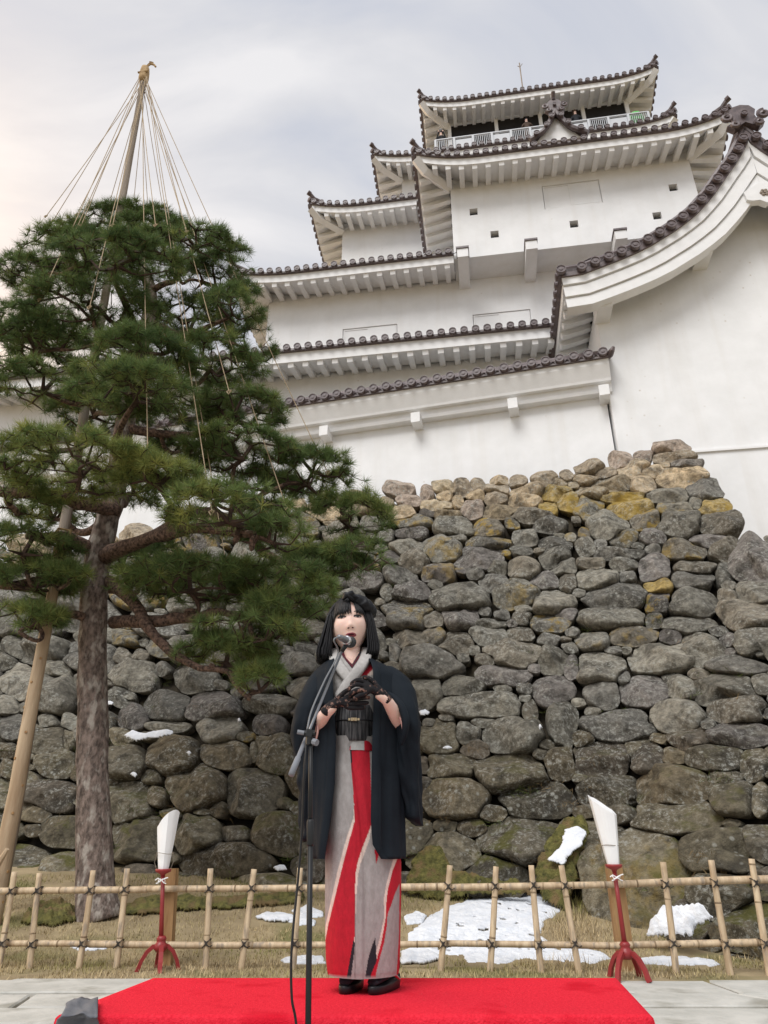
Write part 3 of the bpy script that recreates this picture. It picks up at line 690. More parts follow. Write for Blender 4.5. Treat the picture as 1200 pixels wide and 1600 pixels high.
def shutters(F, r, b, dep):
    a0, a1, q0, q1 = r; am = a0+(a1-a0)*.47; m = MB(); t = .05; lp = lambda k, bb: [Vector((a0+k, bb, q0+k)), Vector((a1-k, bb, q0+k)), Vector((a1-k, bb, q1-k)), Vector((a0+k, bb, q1-k))]
    m.loft([lp(.03, b+dep-.004), lp(.03, b+.03), lp(.03+t, b+.03), lp(.03+t, b+dep-.004)], True, False); w = F.build(m, 'window', M['trim'])
    for lo, hi, d in ((a0+.03, am+.02, .05), (am-.02, a1-.03, .025)):
        p = MB(); p.box2((lo+.052*(lo < am-.1), b+d, q0+.082), (hi-.052*(hi > am+.1), b+d+.022, q1-.082)); F.build(p, 'shutter', M['plaster'], w)
shutters(K, bh[-1][:4], B['bay'], .10)
w2h = [(*rect(K, 535, 510, 621, 545, B['w2']), .10), (*rect(K, 739, 487, 831, 520, B['w2']), .10)]
wall_holes(K, 'wall', *W2ARGS, B['w2'], w2h, B['w2']+3.6)
for h in w2h: shutters(K, h[:4], B['w2'], .10)
for a0, a1, q0, q1, d in bh[:-1]:
    m = MB(); m.box2((a0+.012, B['bay']+.10, q0+.012), (a1-.012, B['bay']+.41, q0+.20)); K.build(m, 'loophole_shade', M['dark'])  # black block puts the shade into the lower half of the hole
def boss(F, x, y, b):
    a, z = F.hit(x, y, b); m = MB(); m.lathe([(.19, 0), (.19, .02), (.17, .03)], 8, (a, b+.0, z), Matrix.Rotation(R(90), 3, 'X')); F.build(m, 'beam_end', M['plaster'])
for x, y in ((714, 282), (823, 268), (954, 250), (1066, 234)): boss(K, x, y, B['bay'])
for x, y in ((428, 464), (526, 456), (626, 446)): boss(K, x, y, B['w2'])
for x, y in ((497, 782-200+0), (614, 572), (733, 560)): boss(K, x, y, B['w1'])
for x, y in ((541, 354), (632, 344)): boss(K, x, y, B['w3'])
m = MB(); a, z = K.hit(817, 140, 27.5); a2, zz2 = K.hit(815, 98, 27.5); m.tube([(a, 27.5, z-1.5), (a, 27.5, zz2)], .035, 6); m.tube([(a-.12, 27.5, zz2-.25), (a, 27.5, zz2-.4), (a+.16, 27.5, zz2-.1)], .02, 5); K.build(m, 'lightning_rod', M['pole'])

# ------------------------------------------------------------------ gabled wing
G = Frame(8.6, 'gabled_wing', 6.5, 17.5, 5.0); tag(G.root, 'white plastered wing with big curved gable and layered bargeboards, right of the keep', 'building')
def wing():
    bf, bw, bk = 15.4, 16.45, 19.6
    px = [(876,422),(908,417),(929,409),(950,401),(970,393),(991,384),(1011,374),(1029,363),(1047,352),(1065,339),(1080,327),(1094,312),(1107,297),(1119,280),(1130,264),(1141,249),(1151,233),(1159,217)]
    cur = [G.hit(x, y+6, bf) for x, y in px]; ap, zp = G.hit(1164, 207, bf)
    cur.append((ap, zp)); full = cur + [(2*ap-a, z) for a, z in reversed(cur[:-1])]
    def off(d):
        r = []
        for i, (a, z) in enumerate(full):
            if i == len(cur)-1: r.append((a, z-d*1.55)); continue
            p, q = full[max(i-1, 0)], full[min(i+1, len(full)-1)]; ta, tz = q[0]-p[0], q[1]-p[1]; l = math.hypot(ta, tz)
            na, nz = tz/l, -ta/l
            if nz > 0: na, nz = -na, -nz
            a2 = a+na*d; mid = len(cur)-1
            a2 = min(a2, ap-.001) if i < mid else max(a2, ap+.001)
            r.append((a2, z+nz*d))
        return r
    def strip(mb, d0, d1, b0, b1):
        A, Bq = off(d0), off(d1)
        mb.loft([[Vector((a, b1, z)) for a, z in A], [Vector((a, b0, z)) for a, z in A], [Vector((a, b0, z)) for a, z in Bq], [Vector((a, b1, z)) for a, z in Bq]], False, False)
    rmb = MB(); A = off(-.10)
    rmb.loft([[Vector((a, bf-.06, z-.12)) for a, z in A], [Vector((a, bf-.06, z)) for a, z in A], [Vector((a, bk, z)) for a, z in A]], False, False)
    strip(rmb, -.10, .16, bf-.06, bf+.3)
    for s in (0, 1):
        line = [Vector((a, bf+.02, z)) for a, z in (off(-.14)[:len(cur)] if s == 0 else off(-.14)[len(cur)-1:])]; rmb.tube(line, .1, 8)
        line = [Vector((p.x, bf+.42, p.z+.05)) for p in line]; rmb.tube(line, .12, 8)
    rmb.tube([Vector((ap, bf, zp+.2)), Vector((ap, bk, zp+.2))], .22, 10)
    roof = G.build(rmb, 'roof', M['tile'])
    for i, (a, z) in enumerate(full):
        if i == len(cur)-1: continue
        G.inst('roof_tile', DISC, roof, (a, bf-.10, z), basis(Vector((1,0,0)), Vector((0,0,1)), Vector((0,-1,0))), (1.15,)*3)
    for d0, d1, b0, b1 in ((.16, .40, bf, bf+.3), (.40, .45, bf+.10, bf+.3), (.45, .78, bf+.05, bf+.35), (.78, .82, bf+.14, bf+.35), (.82, 1.12, bf+.10, bf+.45)):
        mb = MB(); strip(mb, d0, d1, b0, b1); G.build(mb, 'bargeboard', M['trim'], roof)
    mb = MB(); A = [q for q in off(.62) if cur[0][0]+.95 < q[0] < 2*ap-cur[0][0]-.95]; mb.loft([[Vector((a, bf+.3, z)) for a, z in A], [Vector((a, bk, z)) for a, z in A]], False, False); G.build(mb, 'gable_soffit', M['plaster'], roof)
    # front wall
    awl, _ = G.hit(936, 520, bw); awr = 2*ap-awl; zlow = 4.2
    A = [(a, z) for a, z in off(.60) if awl < a < awr]
    za = A[0][1]; poly = [(awl, bw, zlow), (awr, bw, zlow), (awr, bw, A[-1][1])] + [(a, bw, z) for a, z in reversed(A)] + [(awl, bw, za)]
    mb = MB(); mb.prism(poly, (0, .35, 0)); G.build(mb, 'wall', M['plaster'])
    mb = MB(); mb.box2((awl, bw+.35, zlow), (awl+.35, bk+2, za-.02)); G.build(mb, 'side_wall', M['plaster'])
    # eave along the left side
    zE = cur[0][1]-.02; aE = cur[0][0]; r2, e2, todo = MB(), MB(), []
    eave_run(G, r2, e2, todo, (aE, bk), (aE, bf+.0), (-1, 0), awl-aE, zE-.02, 0, 0, 0, 0, .36, run=1.0)
    rr = G.build(r2, 'side_roof', M['tile']); G.build(e2, 'eave', M['trim'], rr)
    for nm, me, loc, Mx, s_ in todo: G.inst(nm, me, rr, loc, Mx, s_)
    # purlin ends under the bargeboards
    for x, y in ((1100, 383), (944, 468)):
        a, z = G.hit(x, y, bf+.35); mb = MB(); mb.box2((a-.2, bf+.35, z-.25), (a+.2, bw+.02, z+.3)); G.build(mb, 'purlin_end', M['trim'])
        mb = MB(); mb.box2((2*ap-a-.2, bf+.35, z-.25), (2*ap-a+.2, bw+.02, z+.3)); G.build(mb, 'purlin_end', M['trim'])
    # gable pendant with flower boss
    ac, zc = ap, G.hit(1180, 305, bf)[1]; mb = MB()
    P = [(0, .62), (.52, .22), (.50, -.12), (.36, -.20), (.16, -.20), (0, -.36), (-.16, -.20), (-.36, -.20), (-.50, -.12), (-.52, .22)]
    mb.prism([(ac+x, bf+.02, zc+y*.85) for x, y in P], (0, .2, 0)); pen = G.build(mb, 'gable_pendant', M['trim'])
    fl = MB()
    for k in range(6): fl.lathe([(.045, 0), (.045, .03), (.02, .045)], 8, (ac+.085*math.cos(k*1.047), bf+.02, zc+.08+.085*math.sin(k*1.047)), Matrix.Rotation(R(90), 3, 'X'))
    fl.lathe([(.04, 0), (.035, .05)], 8, (ac, bf+.02, zc+.08), Matrix.Rotation(R(90), 3, 'X')); G.build(fl, 'flower_boss', M['pole'], pen)
    ornament(G, roof, ap, bf-.2, zp+.12, .84, False)
    # thin ledge line low on the wall
    _, zl = G.hit(1140, 702, bw); mb = MB(); mb.box2((awl+.02, bw-.05, zl-.04), (awr, bw-.001, zl+.02)); G.build(mb, 'ledge', M['trim'])
wing()

# ------------------------------------------------------------------ long plaster wall with tiled coping
C_ = Frame(16.0, 'plaster_wall', 1.0, 17.0, 8.6); tag(C_.root, 'long white plaster wall with dark tiled coping on top of the stone base', 'wall')
def coping():
    be, bw = 16.3, 16.95
    ar, zr = C_.hit(950, 556, be); _, zl = C_.hit(440, 636, be); zE = (zr+zl)/2; al = C_.hit(-160, 690, be)[0]
    z0, z1 = zr, zr + (zl-zr)*(ar-al)/(ar-C_.hit(440, 636, be)[0])
    rmb, emb = MB(), MB(); n = 60; zf = lambda a: z0 + (z1-z0)*(ar-a)/(ar-al)
    ll = [al + (ar-al)*i/n for i in range(n+1)]
    def sw(mb, prof): mb.loft([[Vector((a, be+d, zf(a)+z)) for a in ll] for d, z in prof], False, False)
    sw(rmb, [(.2, -.06), (-.05, -.06), (-.05, .05), (.62, .40)])
    for k, zz in enumerate((.44, .52)): rmb.tube([Vector((a, be+.62, zf(a)+zz)) for a in ll], .13 if k else .16, 8)
    sw(emb, [(.02, -.05), (.04, -.20), (.20, -.55), (.22, -.62), (.36, -.62), (.38, -.80), (.40, -.86), (.65, -.86)])
    nt = int((ar-al)/.375); todo = []
    for i in range(nt):
        a = ar-.12-.375*i; o = Vector((a, be-.05, zf(a)+.08)); rmb.tube([o, o+Vector((0, .66, .36))], .095, 7, False); todo.append(o)
        c = Vector((a-.19, be-.06, zf(a)-.02)); rmb.tube([c, c+Vector((0, .3, .14))], .06, 6, False)
    rmb.tube([(ar-.02, be+.6, z0+.4), (ar+.05, be-.02, z0+.03), (ar+.12, be-.14, z0+.07), (ar+.16, be-.17, z0+.14)], [.12, .1, .07, .04], 8)
    roof = C_.build(rmb, 'coping_roof', M['tile']); C_.build(emb, 'cornice', M['trim'], roof)
    for o in todo: C_.inst('roof_tile', DISC, roof, o, basis(Vector((1,0,0)), Vector((0,0,1)), Vector((0,-1,0))), (1.05,)*3)
    for x, y in ((508, 661), (650, 641), (800, 617), (941, 594), (360, 683), (225, 705), (90, 727), (-40, 748)):
        a, _ = C_.hit(x, y, be+.3); z = zf(a)-.86; b = MB(); b.box2((a-.13, be+.18, z-.22), (a+.13, bw+.02, z+.1)); C_.build(b, 'bracket', M['trim'])
    a_end = C_.hit(950, 640, bw)[0]
    b = MB(); b.add([(al, bw, 6.5), (a_end, bw, 6.5), (a_end, bw, zf(a_end)-.80), (al, bw, zf(al)-.80), (al, bw+.5, 6.5), (a_end, bw+.5, 6.5), (a_end, bw+.5, zf(a_end)+.3), (al, bw+.5, zf(al)+.3)],
          [(0,1,2,3), (4,5,6,7), (0,1,5,4), (3,2,6,7), (0,3,7,4), (1,2,6,5)]); C_.build(b, 'wall', M['plaster'])
coping()
# ================================================================== pine tree
def pine():
    rnd = random.Random(21); rs = np.random.default_rng(21)
    Y0 = 8.5
    base = gp(150, 1432); Y0 = base.y
    root = empty('pine_tree', base); tag(root, 'big Japanese black pine with layered needle pads held by straw ropes', 'tree')
    O = base
    tp = [(153,1440,0),(149,1380,0),(145,1200,0),(146,1000,0),(149,900,0),(163,830,-.05),(183,750,-.1),(192,680,-.1),(208,600,0),(224,530,.1),(236,465,.1),(222,415,.1),(205,372,.1),(204,338,.1)]
    tr = [.245,.195,.166,.160,.158,.150,.138,.128,.115,.105,.095,.08,.06,.03]
    P = [at(x, y, Y0+d) for x, y, d in tp]; n = 70; C = spline(P, n); Rr = list(np.interp(np.linspace(0, len(P)-1, n), range(len(P)), tr))
    b = MB(); rings = []; NS = 30
    for i, c in enumerate(C):
        t = (C[min(i+1, n-1)]-C[max(i-1, 0)]).normalized(); u = Vector((1, 0, 0)); u = (u-t*u.dot(t)).normalized(); w = t.cross(u)
        ring = []
        for k in range(NS):
            a = 2*math.pi*k/NS; d = u*math.cos(a)+w*math.sin(a); q = c + d*Rr[i]
            pl = mnoise.voronoi((q.x*7.5, q.y*7.5, q.z*3.2))[0]
            ring.append(q + d*((pl[1]-pl[0])*.032-.010 + .012*mnoise.noise((q.x*6, q.y*6, q.z*4)))*min(1, Rr[i]/.15) - O)
        rings.append(ring)
    b.loft(rings, True, True); trunk = b.build('trunk', M['bark'], root, None, True)
    def trunk_at(py):
        j = min(range(n), key=lambda i: abs(proj(C[i])[1]-py)); return C[j], Rr[j]
    # pads: px, py, half width, half height, depth offset, tone (0 dark .. 1 yellow green), attach py, optional limb
    pads = [(205,372,140,30,.2,.30,425),(115,392,105,32,-.4,.35,445),(295,390,100,34,-.4,.30,445),(60,430,85,38,.3,.35,470),(345,435,62,46,.2,.30,458),(205,352,95,24,.6,.25,405),
            (185,405,105,26,-1.3,.30,455),(360,480,50,42,-.3,.30,500),(150,487,120,28,-.7,.30,520),(55,515,80,28,.6,.25,540),(390,535,45,42,.5,.30,545),(300,500,70,30,.8,.2,520),
            (215,560,100,32,-1.1,.30,600),(60,540,85,26,-.3,.25,575),(330,562,85,36,-.4,.32,590),(70,600,85,28,-.6,.40,640),(215,612,95,36,-1.5,.36,660),(375,640,75,44,-.2,.32,650),
            (310,640,70,30,.9,.2,650),(130,728,150,34,-1.5,.62,790),(250,745,70,30,-1.5,.55,780),(380,705,95,30,-.3,.36,720),(480,738,85,40,.2,.38,720),(300,700,70,28,.8,.2,720),
            (20,775,70,30,-.9,.4,790),(545,800,68,46,.3,.42,800),(360,800,105,36,-1.6,.55,850),(430,835,70,30,-1.3,.5,850),(40,850,80,34,-.8,.42,860),(85,800,60,24,.6,.3,830),
            (560,865,52,40,.1,.40,860),(500,880,70,34,.5,.3,860),(60,905,70,32,-.5,.40,900),(45,965,60,30,-.6,.38,950),(110,900,40,24,-.7,.35,900),
            (300,905,115,38,-.7,.40,930),(420,905,90,40,-.4,.42,930),(445,950,66,42,-.9,.48,960),(355,1020,85,32,-.5,.40,1000),(408,1062,42,34,-.8,.40,1010),(385,985,90,34,-.9,.44,965),(250,880,80,32,.4,.3,930),(480,930,60,40,-.2,.42,930),
            (210,760,70,26,1.0,.2,790),(400,770,90,30,1.1,.25,780),(150,640,80,28,1.1,.2,650)]
    limbs = MB(); twigs = MB(); NV = []; NF = []; NC = []; pad_objs = []
    # fixed limbs traced from the photograph
    LP = [(q, .2) for q in C[::2]]
    for pts, r0, r1 in ([(175,972,0),(230,972,-.3),(300,966,-.5),(342,958,-.6),(390,975,-.8)], .085, .03), ([(170,905,0),(205,935,-.3),(250,1000,-.5),(300,1040,-.6),(380,1048,-.7)], .085, .025), \
                       ([(150,905,0),(60,908,-.4),(-40,915,-.6)], .07, .04), ([(145,965,0),(110,962,-.3),(60,975,-.5)], .06, .03), ([(165,870,-.1),(205,850,-.5),(300,828,-1.2),(400,835,-1.4)], .11, .04), \
                       ([(150,860,0),(100,840,-.4),(40,838,-.7)], .1, .05), ([(180,800,-.1),(100,778,-.7),(-20,762,-1.0)], .1, .06), ([(195,860,0),(330,800,.2),(440,880,.2),(540,860,.2)], .09, .03):
        Q = spline([at(x, y, Y0+d)-O for x, y, d in pts], 16)
        Q = [q + Vector((.035*mnoise.noise(q*3.1), .03*mnoise.noise(q*2.9+Vector((5, 0, 0))), .05*mnoise.noise(q*3.3))) for q in Q]; lb = MB()
        lb.tube(Q, [r*(1+.22*mnoise.noise((k*.9, r0*40, 3))) for k, r in enumerate(np.linspace(r0, r1, 16))], 9); lb.build('limb', M['limb'], root, None, True); LP += [(q+O, r) for q, r in zip(Q[2:], np.linspace(r0, r1, 16)[2:])]
    for ip, (x, y, hw, hh, dy, tone, ay) in enumerate(pads):
        Yc = Y0+dy; c = at(x, y, Yc); d = (c-CAM).length; fwd = (c-CAM).dot(Vector((0, _c, _s))); mpp = fwd/FPX
        rx = hw*mpp; rz = hh*mpp*.95; ry = min(rx*.8, .75 if y > 450 else .5)
        tq, sr = trunk_at(ay)
        end = c + Vector((0, 0, -rz*.55))
        cand = [(q, r) for q, r in LP if q.z < end.z+(.15 if y < 860 else .9) and r > .028] or LP
        st, sr = min(cand, key=lambda e: (e[0]-end).length + .35*(e[0]-tq).length); st = st.copy()
        mid = st.lerp(end, .5) + Vector((rnd.uniform(-.12, .12), rnd.uniform(-.12, .12), -.10+rnd.uniform(-.1, .1)))
        L = spline([st, st.lerp(mid, .5)+Vector((rnd.uniform(-.08,.08), rnd.uniform(-.08,.08), rnd.uniform(-.1,.05))), mid, mid.lerp(end, .55)+Vector((rnd.uniform(-.1,.1), rnd.uniform(-.1,.1), rnd.uniform(-.08,.1))), end], 14)
        lb = MB(); r0 = max(.026, min(.075, sr*.55, .03+.03*(st-end).length)); rl = list(np.linspace(r0, .02, 14)); lb.tube([p-O for p in L], rl, 7); lb.build('limb', M['limb'], root, None, True); LP += list(zip(L[3:], rl[3:]))
        # tuft positions: dense shell on the upper side, fewer inside
        nt = int(50 + 760*(rx*ry*.9 + .35*rx*rz)); T = []
        while len(T) < nt:
            u = rs.normal(size=3); u /= np.linalg.norm(u); u[2] = abs(u[2]) if rs.random() < .84 else -abs(u[2])*.5
            q = rs.uniform(.55, 1.0)**.5
            lump = 1 + .28*mnoise.noise((u[0]*2.2+ip*5, u[1]*2.2, u[2]*2.2))
            p = c + Vector((u[0]*rx*q*lump, u[1]*ry*q*lump, u[2]*rz*q*lump*.95 - rz*.25 + .3*rz*mnoise.noise((u[0]*2+ip, u[1]*2, 7))))
            if mnoise.noise((p.x*2.3, p.y*2.3, p.z*3.2+ip)) < -.07 and rs.random() < .9: nt -= 1; continue
            T.append(p)
        # twig network: join every tuft to the nearest node nearer the limb
        nodes = [L[8], L[10], L[12], L[13]]; par = [-1, 0, 1, 2]
        T.sort(key=lambda p: (p-end).length); A = np.array([tuple(q) for q in nodes])
        for p in T:
            dd = np.linalg.norm(A-np.array(tuple(p)), axis=1) + .35*np.linalg.norm(A-np.array(tuple(end)), axis=1)
            j = int(dd.argmin()); g = nodes[j]
            if (p-g).length > .22:
                k2 = int((p-g).length/.16); prev = j
                for s in range(1, k2):
                    m_ = g.lerp(p, s/k2) + Vector(rs.normal(size=3)*.022) + Vector((0, 0, -.05*math.sin(math.pi*s/k2)))
                    nodes.append(m_); par.append(prev); prev = len(nodes)-1
                nodes.append(p); par.append(prev)
            else: nodes.append(p); par.append(j)
            A = np.array([tuple(q) for q in nodes])
        w = [1]*len(nodes)
        for i in range(len(nodes)-1, 0, -1):
            if par[i] >= 0: w[par[i]] += w[i]
        for i in range(1, len(nodes)):
            a_, b_ = nodes[par[i]]-O, nodes[i]-O
            if (a_-b_).length < 1e-4: continue
            twigs.tube([a_, b_], [min(.03, .0036*w[par[i]]**.42), min(.03, .0036*w[i]**.42)], 4, False)
        # needles
        nn = 46
        TP = np.array([tuple(p-O) for p in T]); m = len(TP)
        ax = np.array([((p-c).x/rx*.6, (p-c).y/ry*.6, .75) for p in T]) + rs.normal(size=(m, 3))*.28; ax /= np.linalg.norm(ax, axis=1)[:, None]
        D = rs.normal(size=(m, nn, 3)); D /= np.linalg.norm(D, axis=2)[..., None]
        D = D*.95 + ax[:, None]*.62; D /= np.linalg.norm(D, axis=2)[..., None]
        ln = rs.uniform(.085, .155, (m, nn, 1)); wd = np.cross(D, rs.normal(size=(m, nn, 3))); wd /= np.linalg.norm(wd, axis=2)[..., None]
        st_ = TP[:, None] + D*rs.uniform(0, .03, (m, nn, 1)); tip = st_ + D*ln; tip[..., 2] -= .008
        hw_ = .0032
        V = np.stack([st_-wd*hw_, st_+wd*hw_, tip], 2).reshape(-1, 3)
        tone_t = np.clip(tone + .06 + .5*np.array([mnoise.noise((q[0]*1.6, q[1]*1.6, q[2]*2.5)) for q in TP]).reshape(-1, 1, 1)*.6 + rs.normal(size=(m, 1, 1))*.15, 0, 1)
        dark = np.array([.060, .100, .038]); lite = np.array([.29, .30, .085]); mid_ = np.array([.125, .180, .060])
        cc = 1.12*np.where(tone_t < .5, dark + (mid_-dark)*tone_t*2, mid_ + (lite-mid_)*(tone_t-.5)*2)*rs.uniform(.75, 1.3, (m, nn, 1))
        cc = np.repeat(cc.reshape(-1, 1, 3), 3, 1).reshape(-1, 3)
        brown = rs.random(len(cc)//3) < .03; cc.reshape(-1, 3, 3)[brown] = (.16, .10, .04)
        col = np.concatenate([cc, np.ones((len(cc), 1))], 1)
        o = np_obj('foliage', V, np.arange(len(V)).reshape(-1, 3), M['needle'], root, col); o['kind'] = 'stuff'
    o = twigs.build('twigs', M['twig'], root); o['kind'] = 'stuff'
    return O, Y0
PINE_O, PINE_Y = pine()

# ------------------------------------------------------------------ rope cone, prop log
def ropes():
    top = at(227, 108, PINE_Y+.35); low = gp(0, 1418); low = at(0, 1392, PINE_Y+.15)
    root = empty('rope_support_pole', low); tag(root, 'tall thin grey pole above the pine with straw ropes fanning from its tip', 'pole')
    b = MB(); ax = [low.lerp(top, i/24) + Vector((.02*mnoise.noise((i*.4, 0, 0)), 0, 0)) for i in range(25)]
    b.tube([p-low for p in ax], list(np.linspace(.075, .052, 25)), 12); b.build('pole', M['pole'], root, None, True)
    u = (top-low).normalized(); s = MB()
    s.tube([top-u*.42-low, top-u*.30-low, top-u*.12-low, top+u*.02-low, top+u*.09-low], [.06, .095, .09, .075, .03], 12); s.build('straw_cap', M['straw'], root, None, True)
    s = MB(); s.tube([top-low+u*.05, top-low+u*.12+Vector((.06,0,.05)), top-low+Vector((.16,-.02,.1)), top-low+Vector((.2,-.02,.04))], .02, 5)
    s.tube([top-low+u*.05, top-low+Vector((.12,0,.2)), top-low+Vector((.05,0,.22))], .016, 5); s.tube([top-low-u*.2+Vector((-.1,-.06,0)), top-low-u*.2+Vector((.1,-.08,.01))], .02, 5); s.build('rope_knot', M['straw'], root)
    src = top - u*.3 - low
    ends = [(231,722,-1.75),(331,800,-1.5),(358,612,-.8),(447,792,-.5),(512,738,.1),(62,468,-1.0),(140,480,-1.3),(72,338,.1),(83,345,.6),(120,335,1.0),(127,352,-.5),(163,345,1.2),(176,352,-.9),(188,350,1.0),(206,345,1.4),(233,350,1.3),(243,352,-.9),(259,350,1.2),(292,362,-.6),(303,355,1.1),(312,358,.8),(355,892,-.6),(100,400,-.6)]
    for x, y, dy in ends:
        e = at(x, y, PINE_Y+dy)-low; b = MB(); st = src + Vector((rope_r.uniform(-.09, .09), rope_r.uniform(-.06, .06), rope_r.uniform(-.1, .05)))
        pts = [st.lerp(e, i/14) + Vector((0, 0, -.05*math.sin(math.pi*i/14))) for i in range(15)]; b.tube(pts, .0062, 5)
        b.tube([e+Vector((0,0,.02)), e+Vector((.03,-.02,0)), e+Vector((0,-.02,-.05)), e+Vector((-.03,0,0)), e+Vector((0,0,.02))], .009, 5)
        b.build('rope', M['rope'], root)
    # prop log
    f = gp(-6, 1410); f = Vector((f.x, PINE_Y-.35, ground_h(f.x, PINE_Y-.35)-.05)); t = at(97, 846, PINE_Y-.35)
    f = at(-4, 1400, PINE_Y-.35); f.z = ground_h(f.x, f.y)-.06
    r2 = empty('prop_log', f); tag(r2, 'peeled tan log leaning to prop up a branch, beside the pine trunk', 'log')
    b = MB(); b.tube([f.lerp(t, i/16)-f+Vector((.014*mnoise.noise((i*.5, 1, 0)), 0, 0)) for i in range(17)], list(np.linspace(.086, .056, 17)), 14); lg = b.build('log', M['log'], r2, None, True)
    for k in range(14):
        q = f.lerp(t, .06+.065*k)-f; a = rope_r.uniform(3.5, 6.0); kn = MB(); dirv = Vector((math.cos(a), math.sin(a), .15)); kn.tube([q+dirv*.04, q+dirv*(.092-k*.002)], [.022, .014], 6); kn.build('knot', M['wood'], lg)
    b = MB()
    for k in range(4): b.tube([t-f+Vector((.068*math.cos(j*.7), .068*math.sin(j*.7), -.08-.035*k+.01*math.sin(j))) for j in range(10)], .016, 5)
    b.tube([t-f+Vector((-.1,-.1,-.1)), t-f+Vector((-.05,-.05,.15)), t-f+Vector((.1,-.05,.12)), t-f+Vector((.1,-.1,-.12))], .02, 5); b.build('rope_binding', M['straw'], r2)
    b = MB(); q = at(-4, 1362, PINE_Y-.45)-f; b.tube([q+Vector((-.14,0,-.1)), q+Vector((0,-.06,.02)), q+Vector((.1,-.1,.2))], [.03,.035,.02], 6); b.build('stub', M['log'], r2)
rope_r = random.Random(9)
ropes()

# ================================================================== bamboo fence
def fence():
    root = empty('bamboo_fence', gp(600, 1514)); O = root.location
    tag(root, 'low lashed bamboo lattice fence crossing in front of the stone wall', 'fence')
    rnd = random.Random(33)
    # (top x, top y, bottom x, bottom y)
    posts = [(23,1362,1,1500),(62,1364,48,1506),(146,1360,124,1506),(199,1357,182,1514),(329,1357,322,1508),(397,1358,376,1514),(469,1356,458,1508),(703,1352,687,1512),(775,1354,764,1516),(830,1352,845,1508),(877,1352,906,1520),(1036,1347,1055,1512),(1111,1344,1141,1520),(1174,1342,1202,1525),(-45,1364,-70,1505),(1250,1340,1285,1525),(548,1354,540,1512)]
    def fy(x): return float(np.interp(x, [-100, 0, 600, 1200, 1300], [6.72, 6.62, 6.45, 6.15, 6.1]))
    def bam(pts, r0, r1, name, nodes):
        b = MB(); n = 18; Q = spline(pts, n); rad = []; 
        for i in range(n): rad.append(r0+(r1-r0)*i/(n-1))
        b.tube([q-O for q in Q], rad, 10); o = b.build(name, M['bamboo'], root, None, True)
        L = sum((Q[i+1]-Q[i]).length for i in range(n-1))
        k = 1
        while k*nodes < L*1.0:
            f = (k*nodes + rnd.uniform(-.03, .03))/L
            if f > .98: break
            i = min(int(f*(n-1)), n-2); p = Q[i].lerp(Q[i+1], f*(n-1)-i); t = (Q[i+1]-Q[i]).normalized(); r = r0+(r1-r0)*f
            m = MB(); m.tube([p-O-t*.007, p-O-t*.003, p-O+t*.003, p-O+t*.007], [r*.99, r*1.09, r*1.09, r*.99], 10); m.build('bamboo_node', M['node'], o, None, True); k += 1
        return o
    PP = []
    for (tx, ty, bx, by) in posts:
        Yf = fy((tx+bx)/2)-.02; t = at(tx, ty, Yf+.03); p = at(bx, by, Yf); p.z = min(p.z, ground_h(p.x, p.y)+.02)-.06
        m_ = (t+p)/2 + Vector((rnd.uniform(-.006, .006), 0, 0)); bam([p, m_, t], .0255, .023, 'bamboo_post', .27); PP.append((p, t))
    def rail(pl, r, nm, dy): 
        bam([at(x, y, fy(x)+dy) for x, y in pl], r[0], r[1], nm, .31)
    rail([(-110,1394),(100,1391),(230,1390)], (.027,.025), 'bamboo_rail', .04); rail([(222,1389),(420,1388),(640,1386),(700,1385)], (.025,.027), 'bamboo_rail', .045)
    rail([(690,1387),(860,1384),(968,1382)], (.027,.024), 'bamboo_rail', .04); rail([(955,1382),(1080,1377),(1310,1371)], (.026,.029), 'bamboo_rail', .045)
    rail([(-110,1475),(60,1474),(148,1475)], (.022,.023), 'bamboo_rail', .04); rail([(140,1475),(330,1477),(560,1476),(705,1475)], (.026,.022), 'bamboo_rail', .04)
    rail([(695,1474),(850,1476),(975,1478)], (.022,.024), 'bamboo_rail', .04); rail([(960,1477),(1060,1475),(1310,1470)], (.023,.026), 'bamboo_rail', .04)
    for p, t in PP:
        for yy in (1386, 1475):
            # height where the rail crosses this post
            best = min((p.lerp(t, k/60) for k in range(61)), key=lambda q: abs(proj(q)[1]-(yy-(proj(q)[0]-600)*.012 if yy == 1386 else yy)))
            c = best - O + Vector((0, .02, 0)); b = MB()
            for s in (-1, 1):
                for w in (-.006, .006):
                    b.tube([c+Vector((math.cos(a)*.028*.75*s+w*.7, math.sin(a)*.05, math.cos(a)*.031)) for a in np.linspace(0, 6.28, 12)], .0036, 5)
            b.tube([c+Vector((-.01,-.05,0)), c+Vector((.03,-.055,-.02)), c+Vector((.05,-.045,-.012))], .0045, 4); b.tube([c+Vector((0,-.05,.0)), c+Vector((-.03,-.052,-.03))], .0045, 4)
            b.build('lashing', M['cord'], root)
    # square timber posts of the fence
    for (tx, ty, bx, by, hw) in ((268,1357,262,1484,.05), (958,1350,975,1478,.055)):
        Yf = fy(tx)+.13; t = at(tx, ty, Yf); p = at(bx, by, Yf); p.z = ground_h(p.x, p.y)-.05; b = MB()
        rg = []
        for k in range(6):
            c = p.lerp(t, k/5)-O; rg.append([c+Vector((sx*hw, sy*hw, 0)) for sx, sy in ((-1,-1),(1,-1),(1,1),(-1,1))])
        b.loft(rg); b.build('timber_post', M['wood'], root)
fence()

